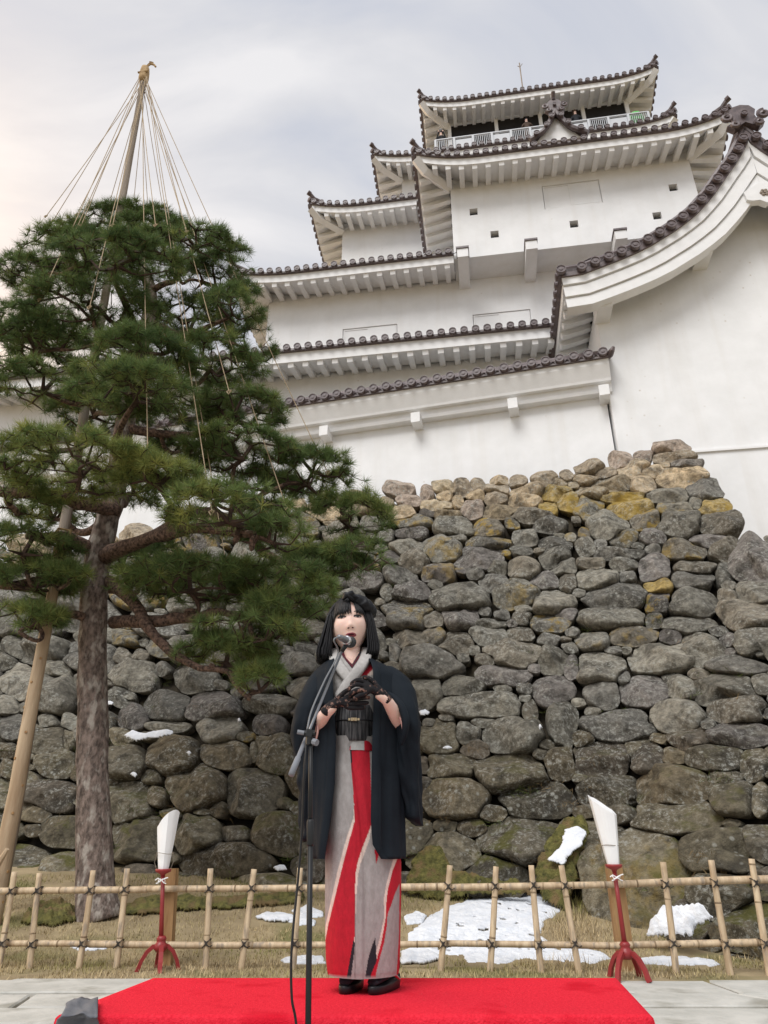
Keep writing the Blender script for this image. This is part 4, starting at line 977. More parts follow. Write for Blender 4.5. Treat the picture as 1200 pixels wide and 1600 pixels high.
# ================================================================== standing lanterns
def lantern(lab, foot, tray, tip, spin, lean_shade, Y, ws):
    f = at(foot[0], foot[1], Y); f.z = ground_h(f.x, f.y); t = at(tray[0], tray[1], Y+.02)
    root = empty('paper_lantern', f); tag(root, lab, 'lantern', 'paper lanterns on red stands tied to the fence')
    hub = Vector((0, 0, .17)); tt = t-f
    b = MB(); ax = tt-hub; b.tube([hub, hub+ax*.5, tt], [.019, .016, .016], 10); b.build('pole', M['red'], root, None, True)
    b = MB(); b.lathe([(.03, -.05), (.05, -.03), (.052, .0), (.036, .015), (.034, .03), (.04, .04), (.026, .06)], 14, hub); b.build('hub', M['red'], root, None, True)
    for k in range(4):
        a = spin + k*math.pi/2; d = Vector((math.cos(a), math.sin(a), 0)); w = Vector((-d.y, d.x, 0)); b = MB()
        prof = [(.02, .17, .024), (.06, .168, .024), (.105, .13, .023), (.14, .068, .022), (.158, .014, .024), (.166, .0, .022)]; rg = []
        for i, (r, z, th) in enumerate(prof):
            i0, i1 = max(i-1, 0), min(i+1, 5); tg = Vector((prof[i1][0]-prof[i0][0], prof[i1][1]-prof[i0][1])).normalized(); nr, nz = -tg.y, tg.x
            c = d*r + Vector((0, 0, z)); u = d*nr + Vector((0, 0, nz))
            rg.append([c-w*.016-u*th, c+w*.016-u*th, c+w*.016+u*.004, c-w*.016+u*.004])
        b.loft(rg); b.build('leg', M['red'], root)
    b = MB(); b.lathe([(.012, -.05), (.022, -.022), (.058, -.006), (.062, .004), (.062, .014), (.055, .016), (.05, .008), (.001, .008)], 18, tt); b.build('tray', M['red'], root, None, True)
    # paper shade: a square funnel that widens upwards and ends in slanted corners
    tp = at(tip[0], tip[1], Y+.03)-f; b = MB(); up = (tp-tt); H = up.length; up.normalize(); rx = Vector((1, 0, 0)); rx = (rx-up*rx.dot(up)).normalized(); ry = up.cross(rx)
    rg = []; ang = lean_shade; NS = 24
    for i in range(13):
        h = i/12; rad = (.052+.062*h**.9)*ws; ring = []
        for k in range(NS):
            a = 2*math.pi*k/NS; cs, sn = math.cos(a), math.sin(a); q = (abs(cs)**2.6+abs(sn)**2.6)**(-1/2.6)
            q = q*.5 + .5/max(abs(cs)+abs(sn), .001)*1.18 if True else q
            aa = a + ang[0]
            top = H*(.84 + .16*math.cos(a+ang[0]-ang[1]))
            z = .012 + (top-.012)*h
            ring.append(tt + (rx*math.cos(aa)+ry*math.sin(aa))*rad*q*(1+.02*mnoise.noise((k*.9, h*3, f.x))) + up*z)
        rg.append(ring)
    b.loft(rg, True, False); sh = b.build('paper_shade', M['paper'], root, None, False)
    md = sh.modifiers.new('thick', 'SOLIDIFY'); md.thickness = .0022
    b = MB(); c = tt+up*(H*.28); b.tube([c+(rx*math.cos(a)+ry*math.sin(a))*.068+up*.006*math.sin(a*2) for a in np.linspace(0, 6.283, 20)], .0022, 5)
    b.tube([c+rx*.066, c+rx*.075-up*.06, tt+rx*.056+up*.01], .002, 5); b.tube([c-rx*.066, c-rx*.078-up*.06, tt-rx*.056+up*.01], .002, 5); b.build('wire', M['pole'], root)
    b = MB(); c = hub+ax*(.87); 
    b.tube([c+Vector((.026*math.cos(a), -.03+.03*math.sin(a)*-1, .01*math.sin(2*a))) for a in np.linspace(0, 6.283, 14)], .0045, 5)
    for s in (-1, 1): b.tube([c+Vector((0,-.035,0)), c+Vector((s*.03,-.045,.015)), c+Vector((s*.05,-.04,.002 if s < 0 else .02))], .0045, 5); b.tube([c+Vector((0,-.035,0)), c+Vector((s*.025,-.045,-.018)), c+Vector((s*.04,-.04,-.022))], .004, 5)
    b.build('white_tie', M['paper'], root)
lantern('upright white paper lantern on a red stand, tied to the fence beside the pine trunk', (247,1513), (255,1361), (265,1266), .35, (.2, -.5), 6.38, .66)
lantern('leaning white paper lantern on a red stand in front of the dark pointed boulder', (981,1513), (959,1354), (937,1240), .75, (.55, 2.6), 5.98, .84)
# ================================================================== snow, grass
SNOW_G = [[(632,1462),(660,1440),(690,1418),(720,1410),(752,1396),(790,1375),(835,1362),(868,1368),(872,1405),(878,1425),(850,1442),(845,1462),(862,1480),(905,1478),(945,1488),(960,1498),(930,1506),(880,1504),(820,1498),(790,1506),(730,1505),(725,1494),(660,1490),(640,1480)],
          [(626,1490),(650,1484),(676,1492),(690,1502),(660,1508),(628,1508)], [(985,1499),(1050,1493),(1110,1499),(1130,1510),(1060,1509),(1000,1507)], [(1040,1468),(1062,1440),(1085,1432),(1118,1434),(1150,1442),(1130,1450),(1112,1468),(1070,1470)],
          [(395,1436),(420,1428),(455,1432),(465,1440),(430,1444)], [(455,1424),(480,1414),(505,1426),(508,1434),(470,1436)], [(440,1436),(470,1430),(495,1440),(490,1448),(462,1446)], [(105,1482),(130,1470),(165,1474),(170,1484),(130,1488)],
          [(436,1500),(462,1494),(505,1496),(508,1506),(470,1508),(440,1504)], [(630,1434),(650,1424),(668,1432),(660,1444),(636,1446)]]
SNOW_W = [([(860,1352),(882,1330),(886,1306),(905,1302),(920,1308),(912,1330),(896,1342),(884,1360)], 0), ([(210,1158),(222,1150),(245,1154),(262,1148),(286,1150),(284,1156),(245,1164),(222,1166)], 0), ([(172,1106),(184,1104),(194,1107),(190,1110),(174,1110)], 0),
          ([(220,1218),(226,1215),(232,1219),(228,1223)], 0), ([(306,1184),(311,1182),(315,1186),(310,1189)], 0), ([(384,1133),(388,1131),(390,1136),(385,1138)], 0), ([(0,1186),(12,1183),(14,1188),(0,1190)], 0), ([(662,1122),(672,1119),(680,1123),(676,1127),(664,1128)], 0), ([(698,1178),(708,1176),(716,1179),(706,1181)], 0), ([(660,1222),(666,1219),(668,1226),(663,1228)], 0),
          ([(845,1145),(849,1143),(852,1148),(847,1151)], 0), ([(442,1362),(460,1358),(464,1364),(450,1367)], 0)]
def snow(poly, mapper, thick, name, lab, mat='snow'):
    xs = [p[0] for p in poly]; ys = [p[1] for p in poly]; st = max(.8, min((max(xs)-min(xs))/40, 1.8)); sy = st*.55
    nx = int((max(xs)-min(xs))/st)+3; ny = int((max(ys)-min(ys))/sy)+3; P = np.array(poly, float); Q = np.roll(P, -1, 0)
    V = []; idx = {}; F = []; big = max(xs)-min(xs)
    def dist(x, y):
        d = Q-P; t = np.clip(((x-P[:, 0])*d[:, 0]+(y-P[:, 1])*d[:, 1])/(d**2).sum(1), 0, 1); return float(np.hypot(P[:, 0]+t*d[:, 0]-x, (P[:, 1]+t*d[:, 1]-y)*1.6).min())
    for j in range(ny):
        for i in range(nx):
            x = min(xs)-st+i*st; y = min(ys)-sy+j*sy
            w = min(6, big*.06); xx = x + w*mnoise.noise((x*.05, y*.1, 1)) + w*.5*mnoise.noise((x*.17, y*.3, 2)); yy = y + w*.5*mnoise.noise((x*.07, y*.15, 5))
            if not inpoly(xx, yy, poly): continue
            # bare gaps melted through
            if mat == 'snow' and big > 150 and mnoise.noise((x*.03, y*.10, 9)) + .5*mnoise.noise((x*.13, y*.34, 9)) > .55: continue
            d = dist(xx, yy); h = thick*min(1, d/(.07*big+2))**.6*(1+.45*mnoise.noise((x*.06, y*.14, 3))+.25*mnoise.noise((x*.2, y*.4, 4)))
            p = mapper(x, y); idx[i, j] = len(V); V.append(p + Vector((0, -.2*h, h)))
    for (i, j) in list(idx):
        if all(k in idx for k in ((i+1, j), (i+1, j+1), (i, j+1))): F.append((idx[i, j], idx[i+1, j], idx[i+1, j+1], idx[i, j+1]))
    if not F: return
    c = sum(V, Vector())/len(V); b = MB(); used = sorted({k for f in F for k in f}); re = {k: n for n, k in enumerate(used)}
    b.v = [tuple(V[k]-c) for k in used]; b.f = [tuple(re[k] for k in f) for f in F]; b.mi = [0]*len(F)
    o = b.build(name, M[mat], None, None, True); o.location = c
    if mat == 'snow': tag(o, lab, 'snow', 'patches of old snow')
    else: tag(o, lab, 'moss', kind='structure')
    md = o.modifiers.new('body', 'SOLIDIFY'); md.thickness = .02; md.offset = -1
snow_labels_g = ['large sheet of old snow on the slope behind the fence', 'small snow strip at the kimono hem behind the fence', 'flat snow strip at the foot of the leaning red lantern stand', 'thick lump of snow at the foot of the stone flank', 'thin snow patch on the grass crossed by the microphone cable', 'small snow patch seen behind the black microphone pole, on the upper slope', 'lower of the two snow patches behind the black microphone pole', 'thin snow strip behind the lower rail at the pine foot', 'snow strip under the lower rail beside the microphone cable', 'small snow heap above the lower rail beside the kimono']
for k, p in enumerate(SNOW_G): snow(p, (lambda x, y: gp(x, y)) if k != 3 else (lambda x, y: WALLR.hit(x, y)+WALLR.out*.42), .026 if k != 3 else .11, 'snow_patch', snow_labels_g[k])
MOSS = [([(838,1372),(850,1335),(872,1305),(888,1292),(912,1288),(926,1305),(912,1345),(900,1390),(886,1432),(850,1410)], .10), ([(636,1400),(650,1352),(672,1330),(700,1336),(716,1372),(770,1382),(820,1388),(840,1405),(760,1402),(690,1412)], .12),
        ([(30,1446),(45,1425),(90,1418),(118,1424),(120,1440),(80,1450)], .10), ([(185,1428),(215,1410),(270,1405),(330,1410),(420,1402),(470,1396),(474,1412),(400,1420),(300,1424),(230,1432)], .10)]
for k, (p, t) in enumerate(MOSS): snow(p, (lambda x, y: WALL.hit(x, y)+WALL.out*.18) if k < 2 else (lambda x, y: gp(x, y)), t, 'mossy_bank', 'mossy earth bank at the foot of the stone wall', 'moss')
for k, (p, r) in enumerate(SNOW_W):
    pl = WALLR if r else WALL; off = pl.out*(.30 if k else .34)
    lb = 'snow tongue running up the mossy gap behind the leaning lantern' if k == 0 else ('snow ledge on top of a boulder beside the pine trunk' if k == 1 else 'tiny crumb of snow lodged between the wall stones')
    snow(p, lambda x, y, pl=pl, off=off: pl.hit(x, y)+off, .04 if k else .02, 'snow_patch', lb)
def grass():
    rs = np.random.default_rng(4); Vs, Cs = [], []
    ok = []
    N0 = 95000
    X = rs.uniform(-6.0, 5.2, N0); Yy = rs.uniform(5.98, 10.2, N0)
    keep = rs.random(N0) < np.interp(Yy, [5.98, 6.8, 8, 10.2], [1, .9, .6, .45]); X, Yy = X[keep], Yy[keep]
    for x, y in zip(X, Yy):
        dn = mnoise.noise((x*1.3, y*1.3, 0)) + .5*mnoise.noise((x*4, y*4, 1))
        if dn < -.42: continue
        z = ground_h(x, y); q = proj(Vector((x, y, z+.02)))
        if q[1] < 1335 or q[0] < -60 or q[0] > 1260: continue
        if any(inpoly(q[0], q[1], p) for p in SNOW_G): continue
        wall = (Vector((x, y, z))-WALL.p0).dot(WALL.n)
        if wall < -.15: continue
        ok.append((x, y, z, dn, wall, q[0]))
    A = np.array(ok); m = len(A)
    moss = np.clip(1-A[:, 4]/1.0, 0, 1)*(rs.random(m) < .8)
    tall = np.exp(-((A[:, 5]-890)/45)**2)*(A[:, 1] > 6.6)
    L = rs.uniform(.022, .06, m)*(1+.6*np.clip(A[:, 3], 0, 1)) + tall*rs.uniform(.02, .16, m) + .02*moss
    ang = rs.uniform(0, 6.28, m); lean = rs.uniform(.2, 1.0, m)
    D = np.stack([np.cos(ang)*lean, np.sin(ang)*lean, np.ones(m)*.75], 1); D /= np.linalg.norm(D, axis=1)[:, None]
    W = np.stack([-np.sin(ang), np.cos(ang), np.zeros(m)], 1)*rs.uniform(.002, .0042, m)[:, None]
    P0 = A[:, :3]-np.array([0, 0, .005]); T = P0 + D*L[:, None]
    V = np.stack([P0-W, P0+W, T], 1).reshape(-1, 3)
    gr = np.clip(.34 + .9*np.array([mnoise.noise((x*.9, y*1.6, 3)) for x, y in A[:, :2]]) + .55*moss - .5*tall, 0, 1)[:, None]
    c = np.array([.46, .36, .21])*(1-gr) + np.array([.19, .19, .05])*gr; c *= rs.uniform(.6, 1.35, (m, 1))
    Cc = np.concatenate([np.repeat(c, 3, 0), np.ones((3*m, 1))], 1)
    o = np_obj('dry_grass', V, np.arange(3*m).reshape(-1, 3), M['grass'], None, Cc); tag(o, 'short dry winter grass between the paving and the stone wall', 'grass', kind='stuff')
    # weeds and dead grass lodged in the wall joints
    Vs, Cs = [], []
    for k in range(150):
        x = rs.uniform(0, 1180); y = rs.uniform(830, 1400)**1.0; pl = WALL if inpoly(x, y, REG_M) else (WALLR if inpoly(x, y, REG_R) else None)
        if pl is None: continue
        if y < 1050 and rs.random() < .5: continue
        c0 = pl.hit(x, y) + pl.out*.10; nb = 40 if y > 1150 else 22; g = rs.random() < .55
        for _ in range(nb):
            d = np.array(pl.out) + rs.normal(size=3)*.7; d[2] += .1; d /= np.linalg.norm(d); l = rs.uniform(.04, .14); p0 = np.array(c0)+rs.normal(size=3)*np.array([.12, .05, .03]); w = np.cross(d, rs.normal(size=3)); w = w/np.linalg.norm(w)*.0035
            Vs += [p0-w, p0+w, p0+d*l]; cc = (np.array([.08, .10, .025]) if g else np.array([.20, .14, .07]))*rs.uniform(.6, 1.3); Cs += [(*cc, 1)]*3
    o = np_obj('joint_weeds', np.array(Vs), np.arange(len(Vs)).reshape(-1, 3), M['grass'], None, np.array(Cs)); tag(o, 'tufts of weeds and dead grass in the joints of the stone wall', 'weeds', kind='stuff')
grass()

# ================================================================== red stage
PZ = .311
def zp(x, y, z):
    d = ray(x, y); return CAM + d*((z-CAM_H)/d.z)
def stage():
    bl, br = zp(240, 1528, PZ), zp(962, 1528, PZ); fl, fr = zp(92, 1586, PZ), zp(1016, 1586, PZ)
    root = empty('red_stage', ((bl+fr)/2).xy.to_3d()); O = root.location; tag(root, 'low platform covered in bright red felt under the performer', 'stage')
    b = MB(); q = [p.lerp((bl+br+fl+fr)/4, .02) for p in (fl, fr, br, bl)]; b.prism([Vector((p.x, p.y, 0))-O for p in q], (0, 0, PZ-.012)); b.build('platform', M['wood'], root)
    # felt: outline rings, rounded over the edge, hanging to the ground
    NN = 44; 
    def outline(s, z):
        cen = (bl+br+fl+fr)/4; out = []
        for A, B in ((fl, fr), (fr, br), (br, bl), (bl, fl)):
            for k in range(NN):
                p = A.lerp(B, k/NN); d = (p-cen); p = cen + d*s + d.normalized()*0; out.append((p, k/NN))
        return out
    rings = []
    for (inset, z, wob) in ((-.022, .004, .016), (-.016, .12, .009), (-.012, .24, .004), (-.012, PZ-.022, 0), (-.009, PZ-.008, 0), (0, PZ, 0), (.03, PZ+.001, 0)):
        cen = (bl+br+fl+fr)/4; ring = []
        for i, (p, f) in enumerate(outline(1, 0)):
            d = (p-cen); d.z = 0; d.normalize(); w = wob*mnoise.noise((p.x*4.2, p.y*4.2, 3))
            ring.append(Vector((p.x-d.x*inset+d.x*w, p.y-d.y*inset+d.y*w, z))-O)
        rings.append(ring)
    # corner softening and inner grid
    b = MB(); b.loft(rings, True, False); n0 = len(b.v)-4*NN
    inner = []
    b.f.append(tuple(range(n0, n0+4*NN))); b.mi.append(0)
    b.build('red_felt', M['carpet'], root, None, True)
    # grey dust cover hung on the left front corner
    g = MB(); rows = []; fe = zp(120, 1587, PZ).y; xt = [(1559,118),(1566,104),(1575,101),(1587,95),(1600,91),(1640,88)]
    for py in list(np.linspace(1559, 1587, 9)) + list(np.linspace(1591, 1660, 9)):
        xl = float(np.interp(py, [q[0] for q in xt], [q[1] for q in xt])); r = []
        for i in range(19):
            f = i/18; x = 153 + (xl-153)*f + 1.5*math.sin(py*.2)*f; wr = .008*mnoise.noise((f*5+py*.06, py*.05, 2)) + .006*math.sin(f*9-py*.16)
            if py <= 1587: p = zp(x, py, PZ+.022); p.z += wr*.7
            else:
                p = at(x, py, fe-.06); p.y += wr*1.6 - .012*f
            r.append(p)
        rows.append(r)
    c = rows[4][9].copy(); c.z = 0; g.loft([[q-c for q in r] for r in rows], False, False)
    o = g.build('dust_cover', M['greycloth'], None, None, True); o.location = c; tag(o, 'crumpled grey cloth cover hung over the corner of the red stage', 'cloth')
    md = o.modifiers.new('t', 'SOLIDIFY'); md.thickness = .003
stage()

# ================================================================== people
def skin_mesh(nodes, edges, rad, sub=2):
    me = bpy.data.meshes.new('skin'); me.from_pydata([tuple(p) for p in nodes], edges, []); o = bpy.data.objects.new('skin_tmp', me); COL.objects.link(o)
    md = o.modifiers.new('skin', 'SKIN'); md.use_smooth_shade = True
    sv = me.skin_vertices[0].data if me.skin_vertices else None
    if sv is None:
        bm = bmesh.new(); bm.from_mesh(me); bm.verts.layers.skin.verify(); bm.to_mesh(me); bm.free(); sv = me.skin_vertices[0].data
    for i, r in enumerate(rad): sv[i].radius = (r, r) if isinstance(r, (int, float)) else r
    sv[0].use_root = True
    s = o.modifiers.new('sub', 'SUBSURF'); s.levels = sub; s.render_levels = sub
    bpy.context.view_layer.update(); dg = bpy.context.evaluated_depsgraph_get(); ev = bpy.data.meshes.new_from_object(o.evaluated_get(dg))
    V = [v.co.copy() for v in ev.vertices]; F = [tuple(p.vertices) for p in ev.polygons]
    bpy.data.objects.remove(o); bpy.data.meshes.remove(ev); return V, F
PM = {}
PM['skin'] = pmat('skin', (.74, .51, .43), (.80, .575, .495), 8, .5, spec=.35); PM['skin'].node_tree.nodes['Principled BSDF'].inputs['Subsurface Weight'].default_value = .15; PM['skin'].node_tree.nodes['Principled BSDF'].inputs['Subsurface Radius'].default_value = (.01, .004, .002)
PM['hair'] = pmat('black_hair', (.004, .004, .005), (.011, .0105, .012), 1, .42, spec=.28, stretch=(160, 160, 3), bump=.2, bscale=1)
PM['hat'] = pmat('black_satin', (.004, .0045, .006), (.010, .011, .014), 12, .5, .2, 60, spec=.25)
PM['jacket'] = pmat('black_silk', (.007, .010, .0145), (.012, .0165, .022), 5, .75, .12, 300, spec=.12)
PM['lining'] = pmat('pink_lining', (.62, .36, .32))
PM['cloth'] = pmat('kimono_cloth', (.80, .79, .78), (1.0, 1.0, 1.0), 60, .8, .25, 420, attr='Col', stretch=(1, 1, .5))
PM['sash'] = pmat('sash', (.018, .019, .022), (.10, .10, .105), 1, .6, stretch=(170, 60, 8), lo=.45, hi=.6)
PM['black'] = pmat('black_lacquer', (.010, .010, .012), rough=.4)
PM['tabi'] = pmat('black_velvet', (.012, .012, .017), (.022, .022, .03), 40, .9)
PM['redcord'] = pmat('red_thong', (.45, .04, .06)); PM['whitecord'] = pmat('white_thong', (.7, .62, .6))
PM['gold'] = pmat('brass', (.6, .48, .3), rough=.35, metal=.8)
PM['lips'] = pmat('wine_lips', (.22, .022, .04), rough=.35, spec=.5); PM['mouth'] = pmat('mouth', (.05, .008, .012))
PM['eyew'] = pmat('eye_white', (.42, .37, .35), rough=.3); PM['iris'] = pmat('iris', (.012, .008, .007), rough=.15, spec=.6)
PM['blush'] = pmat('eye_shadow', (.42, .20, .17), rough=.6)
def lace():
    m = pmat('black_lace', (.008, .007, .009), (.26, .15, .12), 38, .8, lo=.55, hi=.64, detail=3, c3=(.011, .010, .012), s3=110, t3=.54); return m
PM['lace'] = lace()
def poly_color(V, tests, default):
    col = np.zeros((len(V), 4)); col[:, 3] = 1; col[:, :3] = default
    for i, p in enumerate(V):
        q = proj(Vector(p))
        for poly, c in tests:
            if inpoly(q[0], q[1], poly): col[i, :3] = c
    return col
def woman():
    YW = 3.34
    def W(x, y, dy=0.0): return at(x, y, YW+dy)
    foot = W(566, 1549); foot.z = PZ; O = foot.copy()
    root = empty('person', O); tag(root, 'woman in red and grey striped kimono and black jacket, speaking at the microphone', 'person')
    c0 = at(555, 1300, YW).x
    # ---------- body
    hc = W(546, 979, .02)                      # head centre
    neck_b = W(549, 1038, .02); chest = W(550, 1075, .02); pelvis = W(558, 1215, .03)
    nodes = [pelvis, W(554, 1140, .03), chest, neck_b, W(549, 1018, .015), hc + Vector((0, .02, -.02))]
    rad = [(.12, .09), (.105, .085), (.12, .085), (.05, .05), (.043, .045), (.055, .06)]; edges = [(0, 1), (1, 2), (2, 3), (3, 4), (4, 5)]
    def chain(start, pts, rr):
        prev = start
        for p, r in zip(pts, rr): nodes.append(p); rad.append(r); edges.append((prev, len(nodes)-1)); prev = len(nodes)-1
        return prev
    shL, shR = W(515, 1056, .03), W(588, 1054, .03)
    elL, elR = W(482, 1150, -.02), W(636, 1148, -.02); wrL, wrR = W(512, 1111, -.205), W(604, 1093, -.215)
    chain(2, [shL, shL.lerp(elL, .55), elL, elL.lerp(wrL, .5), wrL, wrL.lerp(W(532, 1097, -.21), .7)], [.05, .043, .037, .036, .025, .022])
    chain(2, [shR, shR.lerp(elR, .55), elR, elR.lerp(wrR, .5), wrR, wrR.lerp(W(580, 1077, -.235), .7)], [.05, .043, .037, .036, .025, .022])
    for s, kx, fx, fy_ in ((-1, 540, 540, -.0), (1, 585, 590, .0)):
        hip = W(540 if s < 0 else 578, 1240, .03); kn = W(kx, 1390, .0); ank = W(538 if s < 0 else 582, 1518, .03)
        chain(0, [hip, kn, ank, W(538 if s < 0 else 582, 1528, .02)], [.08, .055, .032, .024])
    V, F = skin_mesh([p-O for p in nodes], edges, rad, 2)
    # ---------- head, sculpted in its own frame (x right, -y forward, z up) then joined to the body mesh
    HS = 1.2; Rm = Matrix.Rotation(R(-5), 3, 'Y') @ Matrix.Rotation(R(4), 3, 'Z') @ Matrix.Rotation(R(-6), 3, 'X') @ Matrix.Diagonal((HS, HS, HS*.95))
    def fdisp(x, z):
        g = lambda cx, sx, cz, sz: math.exp(-((x-cx)/sx)**2-((z-cz)/sz)**2)
        d = .0115*g(0, .0120, -.034, .013) + .0035*g(0, .011, -.012, .024) + .004*(g(.012, .007, -.040, .007)+g(-.012, .007, -.040, .007))
        d -= .0065*(g(.031, .016, .008, .011)+g(-.031, .016, .008, .011)); d += .0045*g(0, .019, -.066, .0085) + .002*g(0, .014, -.078, .006); d -= .003*g(0, .02, -.086, .007)
        d += .006*g(0, .017, -.104, .013) + .003*(g(.042, .02, -.022, .02)+g(-.042, .02, -.022, .02)); return d
    def head_pt(th, ph):                       # th polar from top, ph 0 = front
        z = math.cos(th); r = math.sin(th); x = r*math.sin(ph); y = -r*math.cos(ph)
        k = 1-.40*max(0, -z)**1.7; X = x*.0755*k; Z = z*.118; Y = y*(.098 if y > 0 else .090)*(1-.12*max(0, -z)**2) 
        if y < 0: Y *= 1; Y = -(abs(Y)**.92)*(.090**.08)
        if y < 0: Y -= fdisp(X, Z)*min(1, -y*2.2)
        return Vector((X, Y, Z))
    b = MB(); NT, NP = 72, 96
    rings = [[head_pt(.03+(math.pi-.06)*i/(NT-1), 2*math.pi*j/NP) for j in range(NP)] for i in range(NT)]; b.loft(rings, True, True)
    ears = MB()
    for s in (-1, 1): ears.tube([Vector((s*.073, .012, .012)), Vector((s*.082, .016, .004)), Vector((s*.08, .012, -.02)), Vector((s*.073, .006, -.032))], [.006, .011, .010, .005], 8)
    bvh = BVHTree.FromPolygons([Vector(p) for p in b.v], b.f)
    HM = lambda p: hc + Rm @ Vector(p) - O
    nb = len(V); V += [HM(p) for p in b.v] ; F += [tuple(i+nb for i in f) for f in b.f]; nb = len(V); V += [HM(p) for p in ears.v]; F += [tuple(i+nb for i in f) for f in ears.f]
    mb = MB(); mb.add(V, F); body = mb.build('body', PM['skin'], root, None, True)
    def patch(poly, off, mat, name, parent=body):
        """thin raised shape lying on the face; poly in face coordinates"""
        m = MB(); P = [Vector((x, 0, z)) for x, z in poly]; cx = sum((p for p in P), Vector())/len(P); rings = []
        for q, o_ in ((1.0, off*.3), (.86, off), (.45, off*1.15)):
            r = []
            for p in P:
                s = cx.lerp(p, q); h = bvh.ray_cast(Vector((s.x, -.3, s.z)), Vector((0, 1, 0))); r.append(HM(h[0]+Vector((0, -o_, 0))))
            rings.append(r)
        m.loft(rings, True, False); n0 = len(m.v); m.f.append(tuple(range(n0-len(P), n0))); m.mi.append(0); return m.build(name, mat, parent, None, True)
    for s in (-1, 1):
        ex, ez = s*.0315, .009
        alm = lambda k, w, h0, h1, dx=0, dz=0: [(ex+dx+w*math.cos(a), ez+dz+(h0 if math.sin(a) > 0 else h1)*math.sin(a)*(1) + .0016*s*math.cos(a)) for a in np.linspace(0, 2*math.pi, k, endpoint=False)]
        patch(alm(20, .0172, .0085, .0065), .0006, PM['blush'], 'eye_shadow')
        patch(alm(20, .0146, .0066, .0054), .0012, PM['eyew'], 'eye')
        patch([(ex+.0068*math.cos(a), ez+.0008+.0064*math.sin(a)) for a in np.linspace(0, 6.283, 14, endpoint=False)], .0020, PM['iris'], 'iris')
        lash = [(ex+.0165*math.cos(a), ez+.0074*math.sin(a)+.0016*s*math.cos(a)+.0010) for a in np.linspace(-.15, math.pi+.15, 14)]
        patch(lash + [(x*1+(ex-x)*.10, z-.0030) for x, z in reversed(lash)], .0026, PM['iris'], 'lashes')
        patch([(s*(.018+.030*t), .0285+.004*math.sin(t*2.6)+(.0022 if up else -.0010)) for up, t in [(1, k/7) for k in range(8)] + [(0, k/7) for k in range(7, -1, -1)]], .0012, PM['hair'], 'eyebrow')
        patch([(s*.0085+.0042*math.cos(a), -.0445+.0022*math.sin(a)) for a in np.linspace(0, 6.283, 10, endpoint=False)], .0006, PM['mouth'], 'nostril')
    patch([(.0215*math.cos(a), -.0685+(.0078 if math.sin(a) > 0 else .0095)*math.sin(a)*(1-.18*math.exp(-(math.cos(a)/.18)**2)*(math.sin(a) > 0))) for a in np.linspace(0, 6.283, 26, endpoint=False)], .0022, PM['lips'], 'lips')
    patch([(.0150*math.cos(a), -.0690+.0032*math.sin(a)) for a in np.linspace(0, 6.283, 16, endpoint=False)], .0030, PM['mouth'], 'mouth')
    # ---------- hair: curtain with strand ridges, open at the face
    def hairp(ph, t, lay=0):
        sgn = math.sin(ph); rid = .0026*mnoise.noise((ph*26, 0, lay)) + .0022*mnoise.noise((ph*75, t*.7, lay+3)) + .001*mnoise.noise((ph*160, t*2, 9))
        if t < .42:
            th = .06 + (math.pi/2-.06)*t/.42; r = math.sin(th); z = math.cos(th)*.128; fl = 1
        else:
            u = (t-.42)/.58; r = 1; z = -.163*u - (.012*sgn if False else 0); fl = 1 + (.40 if sgn < 0 else .28)*u**1.25 - .07*max(0, u-.85)/.15
        rx, ry = (.098 if sgn < 0 else .094), .104
        x = math.sin(ph)*r*(rx*fl+rid); y = -math.cos(ph)*r*(ry*(1+(fl-1)*.15)+rid)
        p = Vector((x, y, z)); q = Rm @ p if t < .42 else (Rm @ Vector((x, y, 0))) + Vector((0, 0, z))*.98
        lim = .035
        return hc + Vector((0, .012, .004)) + q - O
    for lay in range(2):
        m = MB(); ph0 = R(56 if lay == 0 else 64); NPH = 300; sc_ = 1 if lay == 0 else .93
        rows = []
        for i in range(34):
            t = i/33; row = []
            for j in range(NPH):
                ph = ph0 + (2*math.pi-2*ph0)*j/(NPH-1); tt = t*(1-.025*abs(mnoise.noise((ph*40, 1, lay))))
                op = max(0, .30-t)/.30; phh = math.pi + (ph-math.pi)*(1+op*.42*1)
                p = hairp(phh, tt, lay); 
                if lay: p = (p-(hc-O))*sc_ + (hc-O)
                row.append(p)
            rows.append(row)
        m.loft(rows, False, False); o = m.build('hair', PM['hair'], root, None, True)
        md = o.modifiers.new('t', 'SOLIDIFY'); md.thickness = .006
    # face-framing side locks of the bob, curling in at the ends
    rl = random.Random(8); m = MB()
    for k in range(260):
        s = -1 if k % 2 else 1; u = rl.random(); w_ = rl.random()
        x0 = s*(.068+.026*u); y0_ = -.052+.075*w_; xe = s*((.070 if s < 0 else .076)+(.066 if s < 0 else .050)*u)
        pts = []
        for i in range(12):
            t = i/11; z = .085-.085*min(1, t/.3) if t < .3 else -.170*(t-.3)/.7 + rl.uniform(-.0015, .0015)
            x = x0*math.sin(min(1, .35+t*2.2)*math.pi/2) + (xe-x0)*max(0, t-.25)/.75
            if t > .86: x -= s*.010*(t-.86)/.14
            p = hc - O + (Rm @ Vector((x, y0_-.012*t, max(z, 0)))) + Vector((0, 0, min(z, 0))) + Vector((0, .01, 0)); pts.append(p)
        m.tube(pts, [.003, .004, .0044, .0046, .0046, .0046, .0046, .0046, .0044, .004, .0034, .0016], 5)
    m.build('side_hair', PM['hair'], root, None, True)
    # fringe
    rnd = random.Random(2); m = MB()
